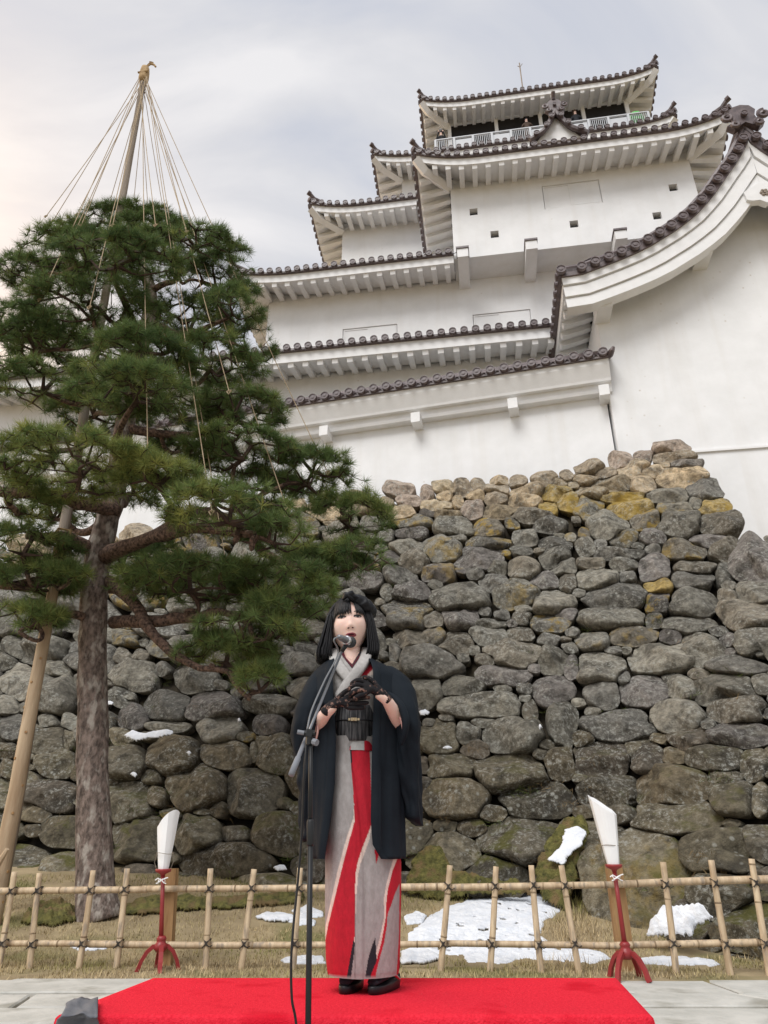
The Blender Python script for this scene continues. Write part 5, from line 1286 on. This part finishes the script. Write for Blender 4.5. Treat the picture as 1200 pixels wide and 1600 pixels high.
    for k in range(150):
        f = k/149; ph = R(-62+124*f) + R(rnd.uniform(-1.2, 1.2)); x_end = math.sin(ph)*.079
        if .008 < x_end < .026: continue
        zend = .018 + rnd.uniform(-.006, .006) - .055*max(0, abs(f-.5)-.36)/.14
        pts = []
        for i in range(10):
            t = i/9; th = R(18)+(R(74)-R(18))*t
            e = Vector((math.sin(ph)*math.sin(th)*.0845, -math.cos(ph)*math.sin(th)*.104, math.cos(th)*.130))
            if i > 5: e.z = e.z + (zend-math.cos(R(74))*.130)*((i-5)/4)
            pts.append(HM(e+Vector((rnd.uniform(-.001, .001), rnd.uniform(-.002, .001)+.004, 0))))
        m.tube(pts, [.0034, .0036, .0038, .0038, .0036, .0034, .003, .0026, .002, .0009], 5)
    m.build('fringe', PM['hair'], root, None, True)
    # ---------- hat: tilted pleated beret with a knot
    m = MB(); hcn = W(562, 949, .02)-O; rings = []; Hr = Matrix.Rotation(R(26), 3, 'Y') @ Matrix.Rotation(R(-12), 3, 'X')
    for i in range(22):
        th = .05+(math.pi-.1)*i/21; ring = []
        for j in range(72):
            a = 2*math.pi*j/72; r = math.sin(th); pl = 1+.05*math.sin(a*13+2*math.sin(th*3))+.04*mnoise.noise((math.cos(a)*3, math.sin(a)*3, th*2))
            ring.append(hcn + Hr @ Vector((r*math.cos(a)*.088*pl, r*math.sin(a)*.088*pl, math.cos(th)*.046*(1+.12*mnoise.noise((a*3, th*4, 2))))))
        rings.append(ring)
    m.loft(rings); hat = m.build('hat', PM['hat'], root, None, True)
    m = MB(); kp = W(543, 932, -.075)-O
    m.tube([kp+Vector((-.022, .01, -.012)), kp+Vector((-.005, -.006, .004)), kp+Vector((.02, -.004, .016)), kp+Vector((.038, .02, .008))], [.007, .013, .014, .006], 8)
    m.tube([kp+Vector((.028, .0, -.016)), kp+Vector((.004, -.006, .004)), kp+Vector((-.012, .004, .014)), kp+Vector((.006, .016, .020))], [.006, .012, .011, .006], 8)
    for k in range(5): m.tube([kp+Vector((.0, -.004, .0)), kp+Vector((.03+.006*k, .0+.012*k, .004-.007*k)), kp+Vector((.075, .02+.012*k, -.012-.012*k))], [.008, .009, .005], 6)
    m.build('hat_knot', PM['hat'], hat, None, True)
    # ---------- kimono
    grey = (.335, .318, .312); red = (.46, .010, .026); cream = (.72, .60, .53); blk = (.016, .015, .022); wine = (.10, .012, .022)
    z_ = lambda x, y: (420+x/3.557, 1150+y/3.557)
    def grow(poly, d): 
        c = (sum(p[0] for p in poly)/len(poly)); return [(p[0]+d, p[1]) for p in poly]
    r1 = [z_(*p) for p in ((455,60),(560,55),(575,480),(545,560),(520,620),(492,710),(482,770),(478,900),(476,1130),(440,1330),(318,1330),(312,1150),(330,1050),(352,960),(400,760),(425,660),(450,570),(478,470),(474,380),(465,260),(455,130))]
    r1c = [z_(*p) for p in ((455,60),(560,55),(575,480),(560,570),(540,630),(508,715),(496,775),(486,900),(480,1130),(440,1330),(318,1330),(300,1150),(316,1050),(336,960),(380,760),(406,660),(434,560),(470,455),(474,380),(465,260),(455,130))]
    r2 = [z_(*p) for p in ((725,660),(748,690),(735,800),(700,880),(676,950),(660,990),(655,1060),(640,1150),(610,1260),(590,1345),(540,1345),(560,1270),(600,1240),(625,1150),(650,1010),(652,940),(660,860),(690,740))]
    r2c = [z_(*p) for p in ((700,655),(748,690),(735,800),(700,880),(676,950),(660,990),(655,1060),(640,1150),(610,1260),(590,1345),(560,1345),(585,1280),(598,1200),(620,1110),(640,1010),(640,900),(652,830),(676,740))]
    bk = [z_(*p) for p in ((592,1120),(600,1250),(560,1345),(535,1345),(552,1240),(572,1170))]
    bk2 = [z_(*p) for p in ((470,1130),(480,1160),(458,1335),(434,1335))]; rs_ = [z_(*p) for p in ((728,760),(760,760),(760,1340),(710,1340),(724,1100))]
    rt = [z_(*p) for p in ((588,630),(618,640),(596,712))]; bt = [z_(*p) for p in ((449,60),(460,60),(466,240),(456,130))]; seam = [z_(*p) for p in ((477,880),(482,880),(482,1330),(476,1330))]
    tests = [(r1c, cream), (r2c, cream), (r1, red), (r2, red), (bk, blk), (bk2, blk), (rs_, red), (rt, red), (bt, blk), (seam, (.2, .18, .18))]
    lv = [(1150,517,590,.112),(1165,516,590,.114),(1200,512,600,.122),(1250,509,614,.126),(1300,507,623,.124),(1350,508,627,.118),(1400,508,627,.112),(1450,508,626,.106),(1500,509,625,.102),(1521,511,624,.100),(1525,512,623,.098)]
    NA, NR = 380, 230; V = []
    for i in range(NR):
        py = 1150 + 375*i/(NR-1); xl, xr, ry = interp(lv, py); A, B2 = W(xl, py), W(xr, py); z = W((xl+xr)/2, py, -.09).z; cx = (A.x+B2.x)/2; rx = (B2.x-A.x)/2
        for j in range(NA):
            a = 2*math.pi*j/NA; cs, sn = math.cos(a), math.sin(a); e = 2.5
            q = (abs(cs)**e+abs(sn)**e)**(-1/e); x = cx+rx*cs*q; y = YW+.01+ry*sn*q
            dn = i/(NR-1)
            fold = .006*mnoise.noise((x*14, sn*1.5, z*1.6)) + .0045*mnoise.noise((x*30+z*5, sn*2, z*2.0))*(1-.4*dn) + .003*math.sin(z*46+x*30)*math.exp(-((py-1180)/35)**2)
            if sn < 0: y += fold*(-1); y -= .007/(1+math.exp((x-(cx-.008+.012*math.sin(z*3)))*420))
            V.append((x, y, z + (.010*sn if i == NR-1 else 0)))
    F = [(i*NA+j, i*NA+(j+1) % NA, (i+1)*NA+(j+1) % NA, (i+1)*NA+j) for i in range(NR-1) for j in range(NA)]
    col = poly_color(V, tests, grey); V = np.array(V)-np.array(O); o = np_obj('kimono_skirt', V, F, PM['cloth'], root, col); o.data.shade_smooth()
    # upper part of the kimono
    y4 = lambda x, y: (420+x/4.286, 900+y/4.286)
    skin = (.72, .50, .42)
    inner = [y4(*p) for p in ((470,480),(498,520),(555,616),(640,500),(618,470),(600,500),(556,592),(515,540),(490,490))]
    inner_big = [y4(*p) for p in ((470,470),(498,545),(558,622),(645,505),(640,470))]; vskin = [y4(*p) for p in ((485,440),(500,500),(515,545),(557,590),(610,505),(625,440))]
    redb = [y4(*p) for p in ((712,548),(716,600),(655,668),(600,668),(650,625))]; crm = [y4(*p) for p in ((716,600),(716,660),(655,668))]
    ov = [y4(*p) for p in ((556,622),(560,628),(470,760),(462,760))]; ob = [y4(*p) for p in ((430,1150),(545,1120),(550,1147),(440,1175))]
    tt = [(redb, red), (crm, cream), (inner_big, blk), ([y4(*p) for p in ((470,470),(490,530),(557,612),(560,600),(505,520),(495,470))], wine), ([y4(*p) for p in ((600,535),(556,600),(557,612),(620,530))], wine), (vskin, skin)]
    hips = [([y4(*p) for p in ((400,1100),(548,1100),(548,1200),(400,1200))], red), ([y4(*p) for p in ((548,1100),(640,1100),(640,1200),(548,1200))], (.42, .41, .40)), ([y4(*p) for p in ((640,1100),(760,1100),(760,1200),(640,1200))], red)]
    lv = [(1012,530,568,.052),(1020,527,572,.056),(1028,519,580,.064),(1036,510,590,.078),(1050,506,596,.098),(1075,510,594,.112),(1100,515,590,.108),(1130,517,588,.106),(1150,517,589,.112),(1174,516,590,.130)]
    NA, NR = 300, 110; V = []
    for i in range(NR):
        py = 1012+161*i/(NR-1); xl, xr, ry = interp(lv, py); A, B2 = W(xl, py), W(xr, py); z = W((xl+xr)/2, py, -.09).z; cx = (A.x+B2.x)/2; rx = (B2.x-A.x)/2
        for j in range(NA):
            a = 2*math.pi*j/NA; cs, sn = math.cos(a), math.sin(a); e = 2.3; q = (abs(cs)**e+abs(sn)**e)**(-1/e); x = cx+rx*cs*q; y = YW+.012+ry*sn*q
            if sn < 0:
                y -= .004*mnoise.noise((x*18, z*9, 4)) + .003*mnoise.noise((x*40+z*30, z*20, 4)); pj = proj(Vector((x, y, z)))
                if inpoly(*pj, inner_big): y += .010
                if inpoly(*pj, vskin): y += .010
            V.append((x, y, z))
    F = [(i*NA+j, i*NA+(j+1) % NA, (i+1)*NA+(j+1) % NA, (i+1)*NA+j) for i in range(NR-1) for j in range(NA)]
    col = poly_color(V, tt+hips, (.40, .385, .37)); o = np_obj('kimono_top', np.array(V)-np.array(O), F, PM['cloth'], root, col); o.data.shade_smooth()
    # collar bands as raised folds
    def band(pxs, wd, th, mat, name, dy):
        m = MB(); P = spline([W(x, y, d)-O for x, y, d in pxs], 22); rg = []
        for i, p in enumerate(P):
            t = (P[min(i+1, 21)]-P[max(i-1, 0)]).normalized(); nn = Vector((0, -1, .12)); s = t.cross(nn).normalized(); rg.append([p-s*wd-nn*-.0, p-s*wd*.6+nn*th, p+s*wd*.6+nn*th, p+s*wd])
        m.loft(rg, False, False); o = m.build(name, mat, root, None, True); md = o.modifiers.new('t', 'SOLIDIFY'); md.thickness = .004; return o
    greyc = pmat('kimono_collar', (.36, .345, .33), (.43, .415, .40), 60, .8, .2, 400)
    band([(521,1013,.04),(523,1028,-.05),(534,1046,-.098),(550,1066,-.118),(563,1088,-.118)], .026, .007, greyc, 'collar', 0)
    band([(574,1012,.04),(571,1027,-.05),(562,1044,-.100),(545,1066,-.122),(528,1092,-.122)], .026, .008, greyc, 'collar', 0)
    # ---------- sash, cord, clasp
    m = MB(); rg = []
    for i in range(12):
        f = i/11; py = 1098+58*f; A, B2 = W(520, py), W(587, py); z = W(553, py, -.13).z; cx = (A.x+B2.x)/2; rx = (B2.x-A.x)/2; bu = .006*math.sin(math.pi*f)
        rg.append([Vector((cx+(rx+bu)*math.cos(a)*1.0, YW+.012+(.126+bu)*math.sin(a), z))-O for a in np.linspace(0, 2*math.pi, 64, endpoint=False)])
    m.loft(rg); sash = m.build('sash', PM['sash'], root, None, True)
    m = MB(); zc = W(553, 1124, -.13).z; m.tube([Vector((c0-.004+.109*math.cos(a), YW+.012+.137*math.sin(a), zc+.001*math.sin(a*5)))-O for a in np.linspace(0, 2*math.pi, 60)], .0035, 6); m.build('sash_cord', PM['black'], sash, None, True)
    m = MB(); cc = W(553, 1124, -.140)-O; m.box(cc, (.026, .010, .013)); m.box(cc+Vector((-.020, 0, 0)), (.009, .009, .009)); m.box(cc+Vector((.020, 0, 0)), (.009, .009, .009)); m.lathe([(.006, 0), (.004, .004)], 8, cc+Vector((0, -.005, 0)), Matrix.Rotation(R(90), 3, 'X')); m.build('sash_clasp', PM['gold'], sash)
    # ---------- jacket body: open at the front
    lv = [(1020,520,527,570,577,.062,.010),(1027,508,522,576,590,.072,.045),(1038,497,519,582,610,.088,.085),(1052,486,518,584,626,.098,.118),(1080,475,519,585,632,.100,.135),(1110,472,521,585,634,.105,.140),(1160,473,523,583,632,.120,.140),(1220,475,521,581,631,.130,.138),(1280,481,516,580,631,.132,.135),(1322,486,511,583,631,.130,.132),(1332,488,510,588,631,.130,.130),(1342,490,509,597,631,.130,.125)]
    m = MB(); NN, NRW = 110, 60; rows = []
    for i in range(NRW):
        py = 1020+322*i/(NRW-1); xol, xl, xr, xor_, bk_, fr_ = interp(lv, py); z = W(550, py, -.08).z
        pt = lambda px, y: Vector((W(px, py, y).x, YW+y, z))
        ctrl = [pt(xl, -fr_-.012), pt(xl-.45*(xl-xol), -fr_*.90), pt(xol+1.5, -fr_*.35), pt(xol, .03), pt(xol+.25*(xor_-xol), bk_*.95), pt((xol+xor_)/2, bk_*1.05), pt(xol+.75*(xor_-xol), bk_*.95), pt(xor_, .03), pt(xor_-1.5, -fr_*.35), pt(xr+.45*(xor_-xr), -fr_*.90), pt(xr, -fr_-.012)]
        S = spline(ctrl, NN); row = []
        for j, p in enumerate(S):
            dn = min(1, max(0, (py-1060)/150)); fo = (.016*mnoise.noise((p.x*18, p.y*10, z*1.2)) + .009*mnoise.noise((p.x*42, p.y*22, z*2)))*dn
            d = Vector((p.x-W(552, py).x, p.y-YW, 0)); d.normalize(); row.append(p+d*fo-O)
        rows.append(row)
    m.loft(rows, False, False); jk = m.build('jacket', PM['jacket'], root, None, True); md = jk.modifiers.new('t', 'SOLIDIFY'); md.thickness = .004
    for side in (-1, 1):
        m = MB(); rg = []
        for i in range(36):
            r_ = rows[min(int(i*59/35)+0, 59)]; p = r_[0] if side < 0 else r_[-1]; q = r_[6] if side < 0 else r_[-7]; s = (q-p); s.normalize()
            rg.append([p-s*.004+Vector((0, -.001, 0)), p+s*.004+Vector((0, -.008, 0)), p+s*.026+Vector((0, -.008, 0)), p+s*.034+Vector((0, -.001, 0))])
        m.loft(rg, False, False); m.build('lapel', PM['jacket'], jk, None, True)
    # ---------- wide sleeves
    slR = [(1040,588,616,-.03,.07),(1048,588,627,-.06,.085),(1060,590,640,-.085,.095),(1080,594,650,-.11,.10),(1110,604,655,-.13,.10),(1135,612,657,-.135,.10),(1165,616,657,-.12,.10),(1200,618,658,-.10,.10),(1240,622,661,-.08,.10),(1268,630,663,-.06,.095),(1282,642,663,-.045,.085),(1290,654,661,-.01,.05)]
    slL = [(1042,496,522,-.03,.07),(1050,488,521,-.06,.085),(1062,480,519,-.085,.095),(1085,469,514,-.11,.10),(1110,461,508,-.13,.10),(1135,457,503,-.135,.10),(1165,459,501,-.12,.10),(1200,463,500,-.10,.10),(1250,467,499,-.08,.10),(1290,469,497,-.06,.09),(1306,471,494,-.045,.08),(1314,475,486,-.01,.05)]
    for side, lv in ((-1, slL), (1, slR)):
        m = MB(); rows = []; y0, y1 = lv[0][0], lv[-1][0]
        for i in range(52):
            py = y0+(y1-y0)*i/51; xa, xb, ya, yb = interp(lv, py); z = W((xa+xb)/2, py, -.03).z; A, B2 = W(xa, py, -.02), W(xb, py, -.02); cx = (A.x+B2.x)/2; rx = (B2.x-A.x)/2; cy = YW+(ya+yb)/2; ry = (yb-ya)/2; row = []
            for j in range(90):
                a = 2*math.pi*j/90; cs, sn = math.cos(a), math.sin(a); e = 2.4; q = (abs(cs)**e+abs(sn)**e)**(-1/e); p = Vector((cx+rx*cs*q, cy+ry*sn*q, z)); g = max(0, min(1, (i-6)/20))
                fo = g*(.017*mnoise.noise((p.x*20, p.y*12+side*3, z*2.0+p.x*5)) + .011*mnoise.noise((p.x*48+z*11*side, p.y*25, z*2.5)) + .008*mnoise.noise((p.x*15, p.y*15, z*16+p.x*20*side)) + .007*math.sin(p.x*85+p.y*60+z*7*side)*min(1, i/40))
                row.append(p+Vector((cs, sn, 0))*fo-O)
            rows.append(row)
        m.loft(rows); sl = m.build('sleeve', PM['jacket'], jk, None, True)
        # sleeve mouth: turned lining edge where the forearm leaves the cloth
        m = MB(); ax = (wrR if side > 0 else wrL) ; el = (elR if side > 0 else elL); c = el.lerp(ax, .52); t = (ax-el).normalized(); u = t.orthogonal().normalized(); w = t.cross(u); rg = []
        pts_l = [(624,1118,-.15),(629,1135,-.15),(630,1150,-.148),(628,1158,-.142)] if side > 0 else [(494,1122,-.15),(496,1140,-.152),(494,1152,-.15),(491,1160,-.144)]
        lip = [(606,1082,-.120),(618,1092,-.150),(629,1108,-.168),(634,1128,-.170),(632,1148,-.160),(627,1164,-.140)] if side > 0 else [(509,1096,-.120),(498,1104,-.150),(490,1118,-.166),(487,1136,-.168),(488,1152,-.160),(491,1166,-.142)]
        lm = MB(); LPp = spline([W(*p)-O for p in lip], 22); lm.tube(LPp, [.006+.012*math.sin(math.pi*k/21) for k in range(22)], 9); lm.build('sleeve_cuff', PM['jacket'], sl, None, True)
        P = spline([W(*p)-O for p in pts_l], 14); m.loft([[p+Vector((-.005, -.004, 0)) for p in P], [p+Vector((.0045, -.007, 0)) for p in P], [p+Vector((.006, .004, 0)) for p in P]], False, False)
        o = m.build('sleeve_lining', PM['lining'], sl, None, True); md = o.modifiers.new('t', 'SOLIDIFY'); md.thickness = .003
    # ---------- lace gloves, five fingers each
    def hand(spec, label_dy):
        nodes, rad, edges = [], [], []
        def add(p, r, par=None):
            nodes.append(W(p[0], p[1], p[2])-O); rad.append(r)
            if par is not None: edges.append((par, len(nodes)-1))
            return len(nodes)-1
        pc = add(spec['palm'], (.030, .017)); mid = add(spec['mid'], (.027, .018), pc); wr = add(spec['wrist'], (.024, .024), mid); add(spec['cuff'], (.030, .030), wr)
        for ch in spec['fingers']:
            prev = pc
            for k, p in enumerate(ch): prev = add(p, (.0118, .0110, .0100, .0080)[k], prev)
        th = mid
        for k, p in enumerate(spec['thumb']): th = add(p, (.0125, .0110, .0085)[k], th)
        V, F = skin_mesh(nodes, edges, rad, 2); m = MB(); m.add(V, F); return m.build('glove', PM['lace'], root, None, True)
    hand(dict(palm=(578,1075,-.232), mid=(590,1082,-.226), wrist=(602,1091,-.214), cuff=(609,1098,-.204),
              fingers=[[(570,1065,-.240),(559,1062,-.250),(551,1066,-.250),(547,1071,-.246)], [(568,1071,-.244),(556,1069,-.256),(547,1074,-.256),(543,1080,-.250)], [(568,1078,-.244),(557,1078,-.256),(548,1083,-.256),(545,1088,-.250)], [(571,1084,-.240),(562,1086,-.250),(555,1090,-.250),(552,1094,-.246)]],
              thumb=[(586,1068,-.238),(577,1060,-.246),(566,1057,-.250)]), 0)
    hand(dict(palm=(536,1096,-.208), mid=(523,1101,-.206), wrist=(511,1109,-.200), cuff=(505,1117,-.194),
              fingers=[[(546,1088,-.212),(558,1084,-.216),(568,1082,-.214),(575,1082,-.208)], [(547,1094,-.214),(561,1091,-.220),(572,1090,-.218),(579,1090,-.212)], [(547,1100,-.213),(560,1099,-.220),(571,1098,-.218),(577,1098,-.212)], [(544,1106,-.210),(555,1106,-.216),(565,1106,-.215),(571,1105,-.210)]],
              thumb=[(530,1089,-.214),(540,1080,-.224),(549,1075,-.228)]), 0)
    # ---------- sandals and split-toe socks
    for s, hx, tx in ((-1, 545, 524), (1, 585, 600)):
        toe = zp(523 if s < 0 else 560, 1555 if s < 0 else 1556, PZ); heel = toe + Vector((.05 if s < 0 else .10, .225, 0)); d = (heel-toe); L = d.length; d.normalize(); w = Vector((d.y, -d.x, 0)); c = toe.lerp(heel, .5) + w*.0
        c += Vector((.035 if s < 0 else .05, 0, 0)); m = MB(); rg = []
        for z, k in ((0, .95), (.012, 1), (.026, 1.0), (.030, .98)):
            rg.append([c + d*(L*.52*math.cos(a)*k) + w*((.043+.006*math.cos(a*2))*math.sin(a)*k) + Vector((0, 0, z+(.018*max(0, math.cos(a))*(z > .01)))) - O for a in np.linspace(0, 6.283, 28, endpoint=False)])
        m.loft(rg); sd_ = m.build('sandal', PM['black'], root, None, True)
        m = MB(); rg = []
        for k in range(13):
            f = k/12; r = (.036*math.sin(math.pi*min(1, .12+f*.95))**.5 if f < .9 else .026); h = np.interp(f, [0, .2, .5, .8, 1], [.022, .035, .052, .075, .07]); p = c - d*(L*.46) + d*(L*.88*f)
            rg.append([p + w*(r*math.cos(a)) + Vector((0, 0, .030+.016*f+max(0, h*(.5+.5*math.sin(a))))) - O for a in np.linspace(0, 6.283, 18, endpoint=False)])
        m.loft(rg); m.build('sock', PM['tabi'], root, None, True)
        fr = c - d*(L*.24) + Vector((0, 0, .085)) - O
        for sd2, mt in ((-1, 'redcord'), (1, 'redcord'), (-.93, 'whitecord'), (.93, 'whitecord')):
            m = MB(); sg = 1 if sd2 > 0 else -1; up = .004 if mt == 'whitecord' else 0
            m.tube([fr+Vector((0, 0, -.022+up))-d*.02, fr+w*sg*.012+d*.02+Vector((0, 0, -.010+up)), fr+w*sg*.032+d*.07+Vector((0, 0, -.026+up)), fr+w*sg*.044+d*.11+Vector((0, 0, -.05))], [.0045, .006, .006, .004], 6); m.build('sandal_thong', PM[mt], sd_, None, True)
    return O
WOM = woman()

# ------------------------------------------------------------------ microphone on its boom stand
def mic():
    met = pmat('grey_metal', (.20, .21, .225), rough=.38, metal=.6); blk = pmat('black_metal', (.016, .017, .018), rough=.45); silver = pmat('silver', (.6, .6, .62), rough=.25, metal=.9); rub = pmat('grey_rubber', (.19, .20, .22), rough=.7)
    YP = 2.72; base = at(485, 1600, YP); base.z = 0; O = base
    root = empty('microphone_stand', O); tag(root, 'black boom microphone stand with grey boom in front of the stage', 'microphone stand')
    top = at(485, 1166, YP); m = MB(); m.tube([Vector((0, 0, .10)), at(485, 1300, YP)-O], .0098, 12); m.build('lower_pole', blk, root, None, True)
    m = MB(); m.tube([at(485, 1300, YP)-O, top-O+Vector((0, 0, .02))], .0078, 12); m.build('upper_pole', blk, root, None, True)
    m = MB(); m.tube([at(485, 1322, YP)-O, at(485, 1318, YP)-O, at(485, 1284, YP)-O, at(485, 1280, YP)-O], [.0105, .0132, .0132, .0098], 14); m.build('clutch', blk, root, None, True)
    for k in range(3):
        a = k*2.094+.5; m = MB(); m.tube([Vector((0, 0, .12)), Vector((math.cos(a)*.1, math.sin(a)*.1, .10)), Vector((math.cos(a)*.33, math.sin(a)*.33, .012))], .009, 8); lg = m.build('leg', blk, root, None, True)
        m = MB(); m.tube([Vector((math.cos(a)*.31, math.sin(a)*.31, .018)), Vector((math.cos(a)*.345, math.sin(a)*.345, .010))], .012, 8); m.build('foot', rub, lg)
    e0 = at(456, 1208, YP-.07); e1 = at(534, 1018, YP+.36); bo = e1-e0
    m = MB(); m.tube([e0-O, e1-O], .0056, 12); m.build('boom', met, root, None, True)
    m = MB(); m.tube([e0-O-bo*.01, e0-O+bo*.10, e0-O+bo*.105, e0-O+bo*.24], [.0112, .0112, .0085, .0085], 14); m.build('counterweight', rub, root, None, True)
    jt = at(484, 1146, YP)-O; m = MB(); m.box(jt, (.022, .028, .026), Matrix.Rotation(.3, 3, 'Y')); m.lathe([(.012, -.019), (.012, .019)], 12, jt, Matrix.Rotation(R(90), 3, 'Y')); m.tube([jt+Vector((0, 0, -.04)), jt], .013, 10); clp = m.build('clamp', blk, root)
    m = MB(); m.tube([jt+Vector((-.02, -.01, 0)), jt+Vector((-.045, -.012, .004))], .008, 8); m.tube([jt+Vector((.015, -.01, -.03)), jt+Vector((.03, -.02, -.036))], .012, 8); m.build('knob', rub, clp)
    # microphone
    mc = at(547, 1003, YP+.40); ax = Vector((.30, .94, .10)).normalized(); mo = empty('microphone', mc); tag(mo, 'black ball-head microphone on the boom in front of the woman\'s mouth', 'microphone')
    q = ax.to_track_quat('Z', 'Y').to_matrix(); m = MB()
    m.lathe([(.012, -.022), (.019, -.018), (.0245, -.004), (.0255, .006), (.0235, .018), (.016, .027), (.0001, .030)], 22, (0, 0, 0), q); gl = m.build('grille', pmat('mic_grille', (.02, .022, .024), (.09, .095, .10), 420, .45, .6, 420, metal=.3), mo, None, True)
    m = MB(); m.tube([ax*.004, ax*.007], .0262, 22); m.build('grille_band', blk, mo, None, True)
    m = MB(); m.lathe([(.0105, -.14), (.0125, -.12), (.0165, -.05), (.0175, -.022)], 16, (0, 0, 0), q); m.build('handle', met, mo, None, True)
    m = MB(); m.lathe([(.0195, -.056), (.021, -.05), (.021, -.030), (.019, -.026)], 16, (0, 0, 0), q); m.build('holder_ring', silver, mo, None, True)
    m = MB(); cl = mc - ax*.04; m.tube([cl-O+Vector((0, 0, -.018)), (e1-O)*.6+(cl-O)*.4+Vector((0, 0, -.004)), e1-O], [.012, .010, .010], 10); m.build('mic_clip', blk, root, None, True)
    # cables
    b0 = mc - ax*.14
    c1 = [b0, b0-ax*.03+Vector((-.01, 0, -.02)), at(528, 1022, YP+.30), at(507, 1064, YP+.2), at(487, 1110, YP+.08), at(480, 1140, YP+.02)]; m = MB(); m.tube([p-b0 for p in spline(c1, 30)], .0036, 7); o = m.build('cable', pmat('grey_cable', (.16, .17, .18), rough=.5), None, None, True); o.location = b0; tag(o, 'grey microphone cable running down along the boom', 'cable')
    c2 = [at(480, 1140, YP+.02), at(476, 1200, YP-.02), at(472, 1290, YP), at(466, 1370, YP), at(459, 1440, YP-.02), at(455, 1500, YP-.03), at(456, 1560, YP-.02), at(463, 1602, YP)]
    p = c2[-1].copy(); c2 += [Vector((p.x+.03, p.y, .12)), Vector((p.x+.06, p.y-.05, .006)), Vector((p.x+.3, p.y-.3, .006))]; st = c2[-1]; m = MB(); m.tube([q_-st for q_ in spline(c2, 70)], .0042, 7); o = m.build('cable', blk, None, None, True); o.location = st; tag(o, 'thin black cable hanging loosely beside the microphone stand pole', 'cable')
mic()

# ------------------------------------------------------------------ visitors on the top balcony
def visitors():
    coats = {'dark': pmat('dark_coat', (.02, .022, .028)), 'brown': pmat('brown_coat', (.09, .06, .045)), 'navy': pmat('navy_coat', (.025, .03, .05))}
    hairs = {'black': PM['hair'], 'brown': pmat('brown_hair', (.10, .055, .03), rough=.5)}
    for (x, y, coat, hair, lab, raise_, lng) in ((689, 208, 'dark', 'black', 'visitor in dark coat raising a phone at the corner of the top balcony', True, False), (822, 187, 'brown', 'black', 'dark-haired visitor standing behind the balcony rail beside the little gable', False, False), (898, 175, 'dark', 'brown', 'visitor with long brown hair behind the balcony rail', False, True)):
        b = BAL_B+.42; a, z = K.hit(x, y, b); w = K.world(a, b, BAL_Z); head = K.world(a, b, z); h = head.z-w.z; hs = h-.1
        root = empty('person', w, -K.th); tag(root, lab, 'person', 'visitors on the castle balcony')
        Z = lambda q: h*q
        nodes = [Vector((0, 0, Z(.56))), Vector((0, 0, Z(.70))), Vector((0, 0, Z(.83))), Vector((0, -.01, Z(.90))), Vector((0, -.02, Z(1.0)))]; rad = [(.16, .11), (.15, .11), (.17, .11), .055, (.085, .095)]; edges = [(0, 1), (1, 2), (2, 3), (3, 4)]
        for s in (-1, 1):
            n0 = len(nodes); nodes += [Vector((s*.19, 0, Z(.82))), Vector((s*.25, -.10, Z(.68))), Vector((s*(.09 if raise_ else .16), -.27, Z(.93 if raise_ else .66)))]; rad += [.06, .05, .035]; edges += [(2, n0), (n0, n0+1), (n0+1, n0+2)]
            n1 = len(nodes); nodes += [Vector((s*.09, 0, Z(.48))), Vector((s*.1, -.01, Z(.25))), Vector((s*.1, .02, Z(.05))), Vector((s*.1, -.1, .03))]; rad += [.09, .065, .05, .04]; edges += [(0, n1), (n1, n1+1), (n1+1, n1+2), (n1+2, n1+3)]
        V, F = skin_mesh(nodes, edges, rad, 2); m = MB(); m.add(V, F); body = m.build('body', [coats[coat], PM['skin']], root, None, True)
        for p in body.data.polygons:
            c = sum((body.data.vertices[i].co for i in p.vertices), Vector())/len(p.vertices)
            if c.z > Z(.885): p.material_index = 1
        m = MB(); hp = Vector((0, .012, Z(1.0)+.02)); rg = []
        for i in range(10):
            th = .05+1.75*i/9; rg.append([hp+Vector((.105*math.sin(th)*math.cos(q), .115*math.sin(th)*math.sin(q)+(.03 if math.sin(q) < 0 and i > 5 else 0), .125*math.cos(th)-(.16*(i-6)/3 if lng and i > 6 and math.sin(q) > -.5 else 0))) for q in np.linspace(0, 6.283, 18, endpoint=False)])
        m.loft(rg, True, False); o = m.build('hair', hairs[hair], root, None, True); md = o.modifiers.new('t', 'SOLIDIFY'); md.thickness = .012
        if raise_:
            m = MB(); m.box((0, 0, 0), (.15, .012, .08)); o = m.build('phone', PM['black']); o.location = root.matrix_basis @ Vector((0, -.29, Z(.95))); o.rotation_euler = (0, 0, -K.th); tag(o, 'dark phone held up by the visitor at the balcony corner', 'phone')
    a, z = K.hit(994, 181, BAL_B+.12); m = MB(); rg = []
    for i in range(9):
        f = i/8; rg.append([Vector((.36*math.cos(q)*(1-.35*f**2+.1*mnoise.noise((q*2, f*3, 0))), .10*math.sin(q)*(1+.3*mnoise.noise((q, f*2, 4))), -.28+.55*f+.05*mnoise.noise((q*1.5, f, 6)))) for q in np.linspace(0, 6.283, 22, endpoint=False)])
    m.loft(rg); o = m.build('green_jacket', pmat('green_cloth', (.10, .42, .10), (.16, .55, .16), 8)); o.data.shade_smooth(); o.location = K.world(a, BAL_B+.16, z); o.rotation_euler = (0, 0, -K.th); tag(o, 'bright green jacket bundled behind the balcony railing', 'jacket')
visitors()
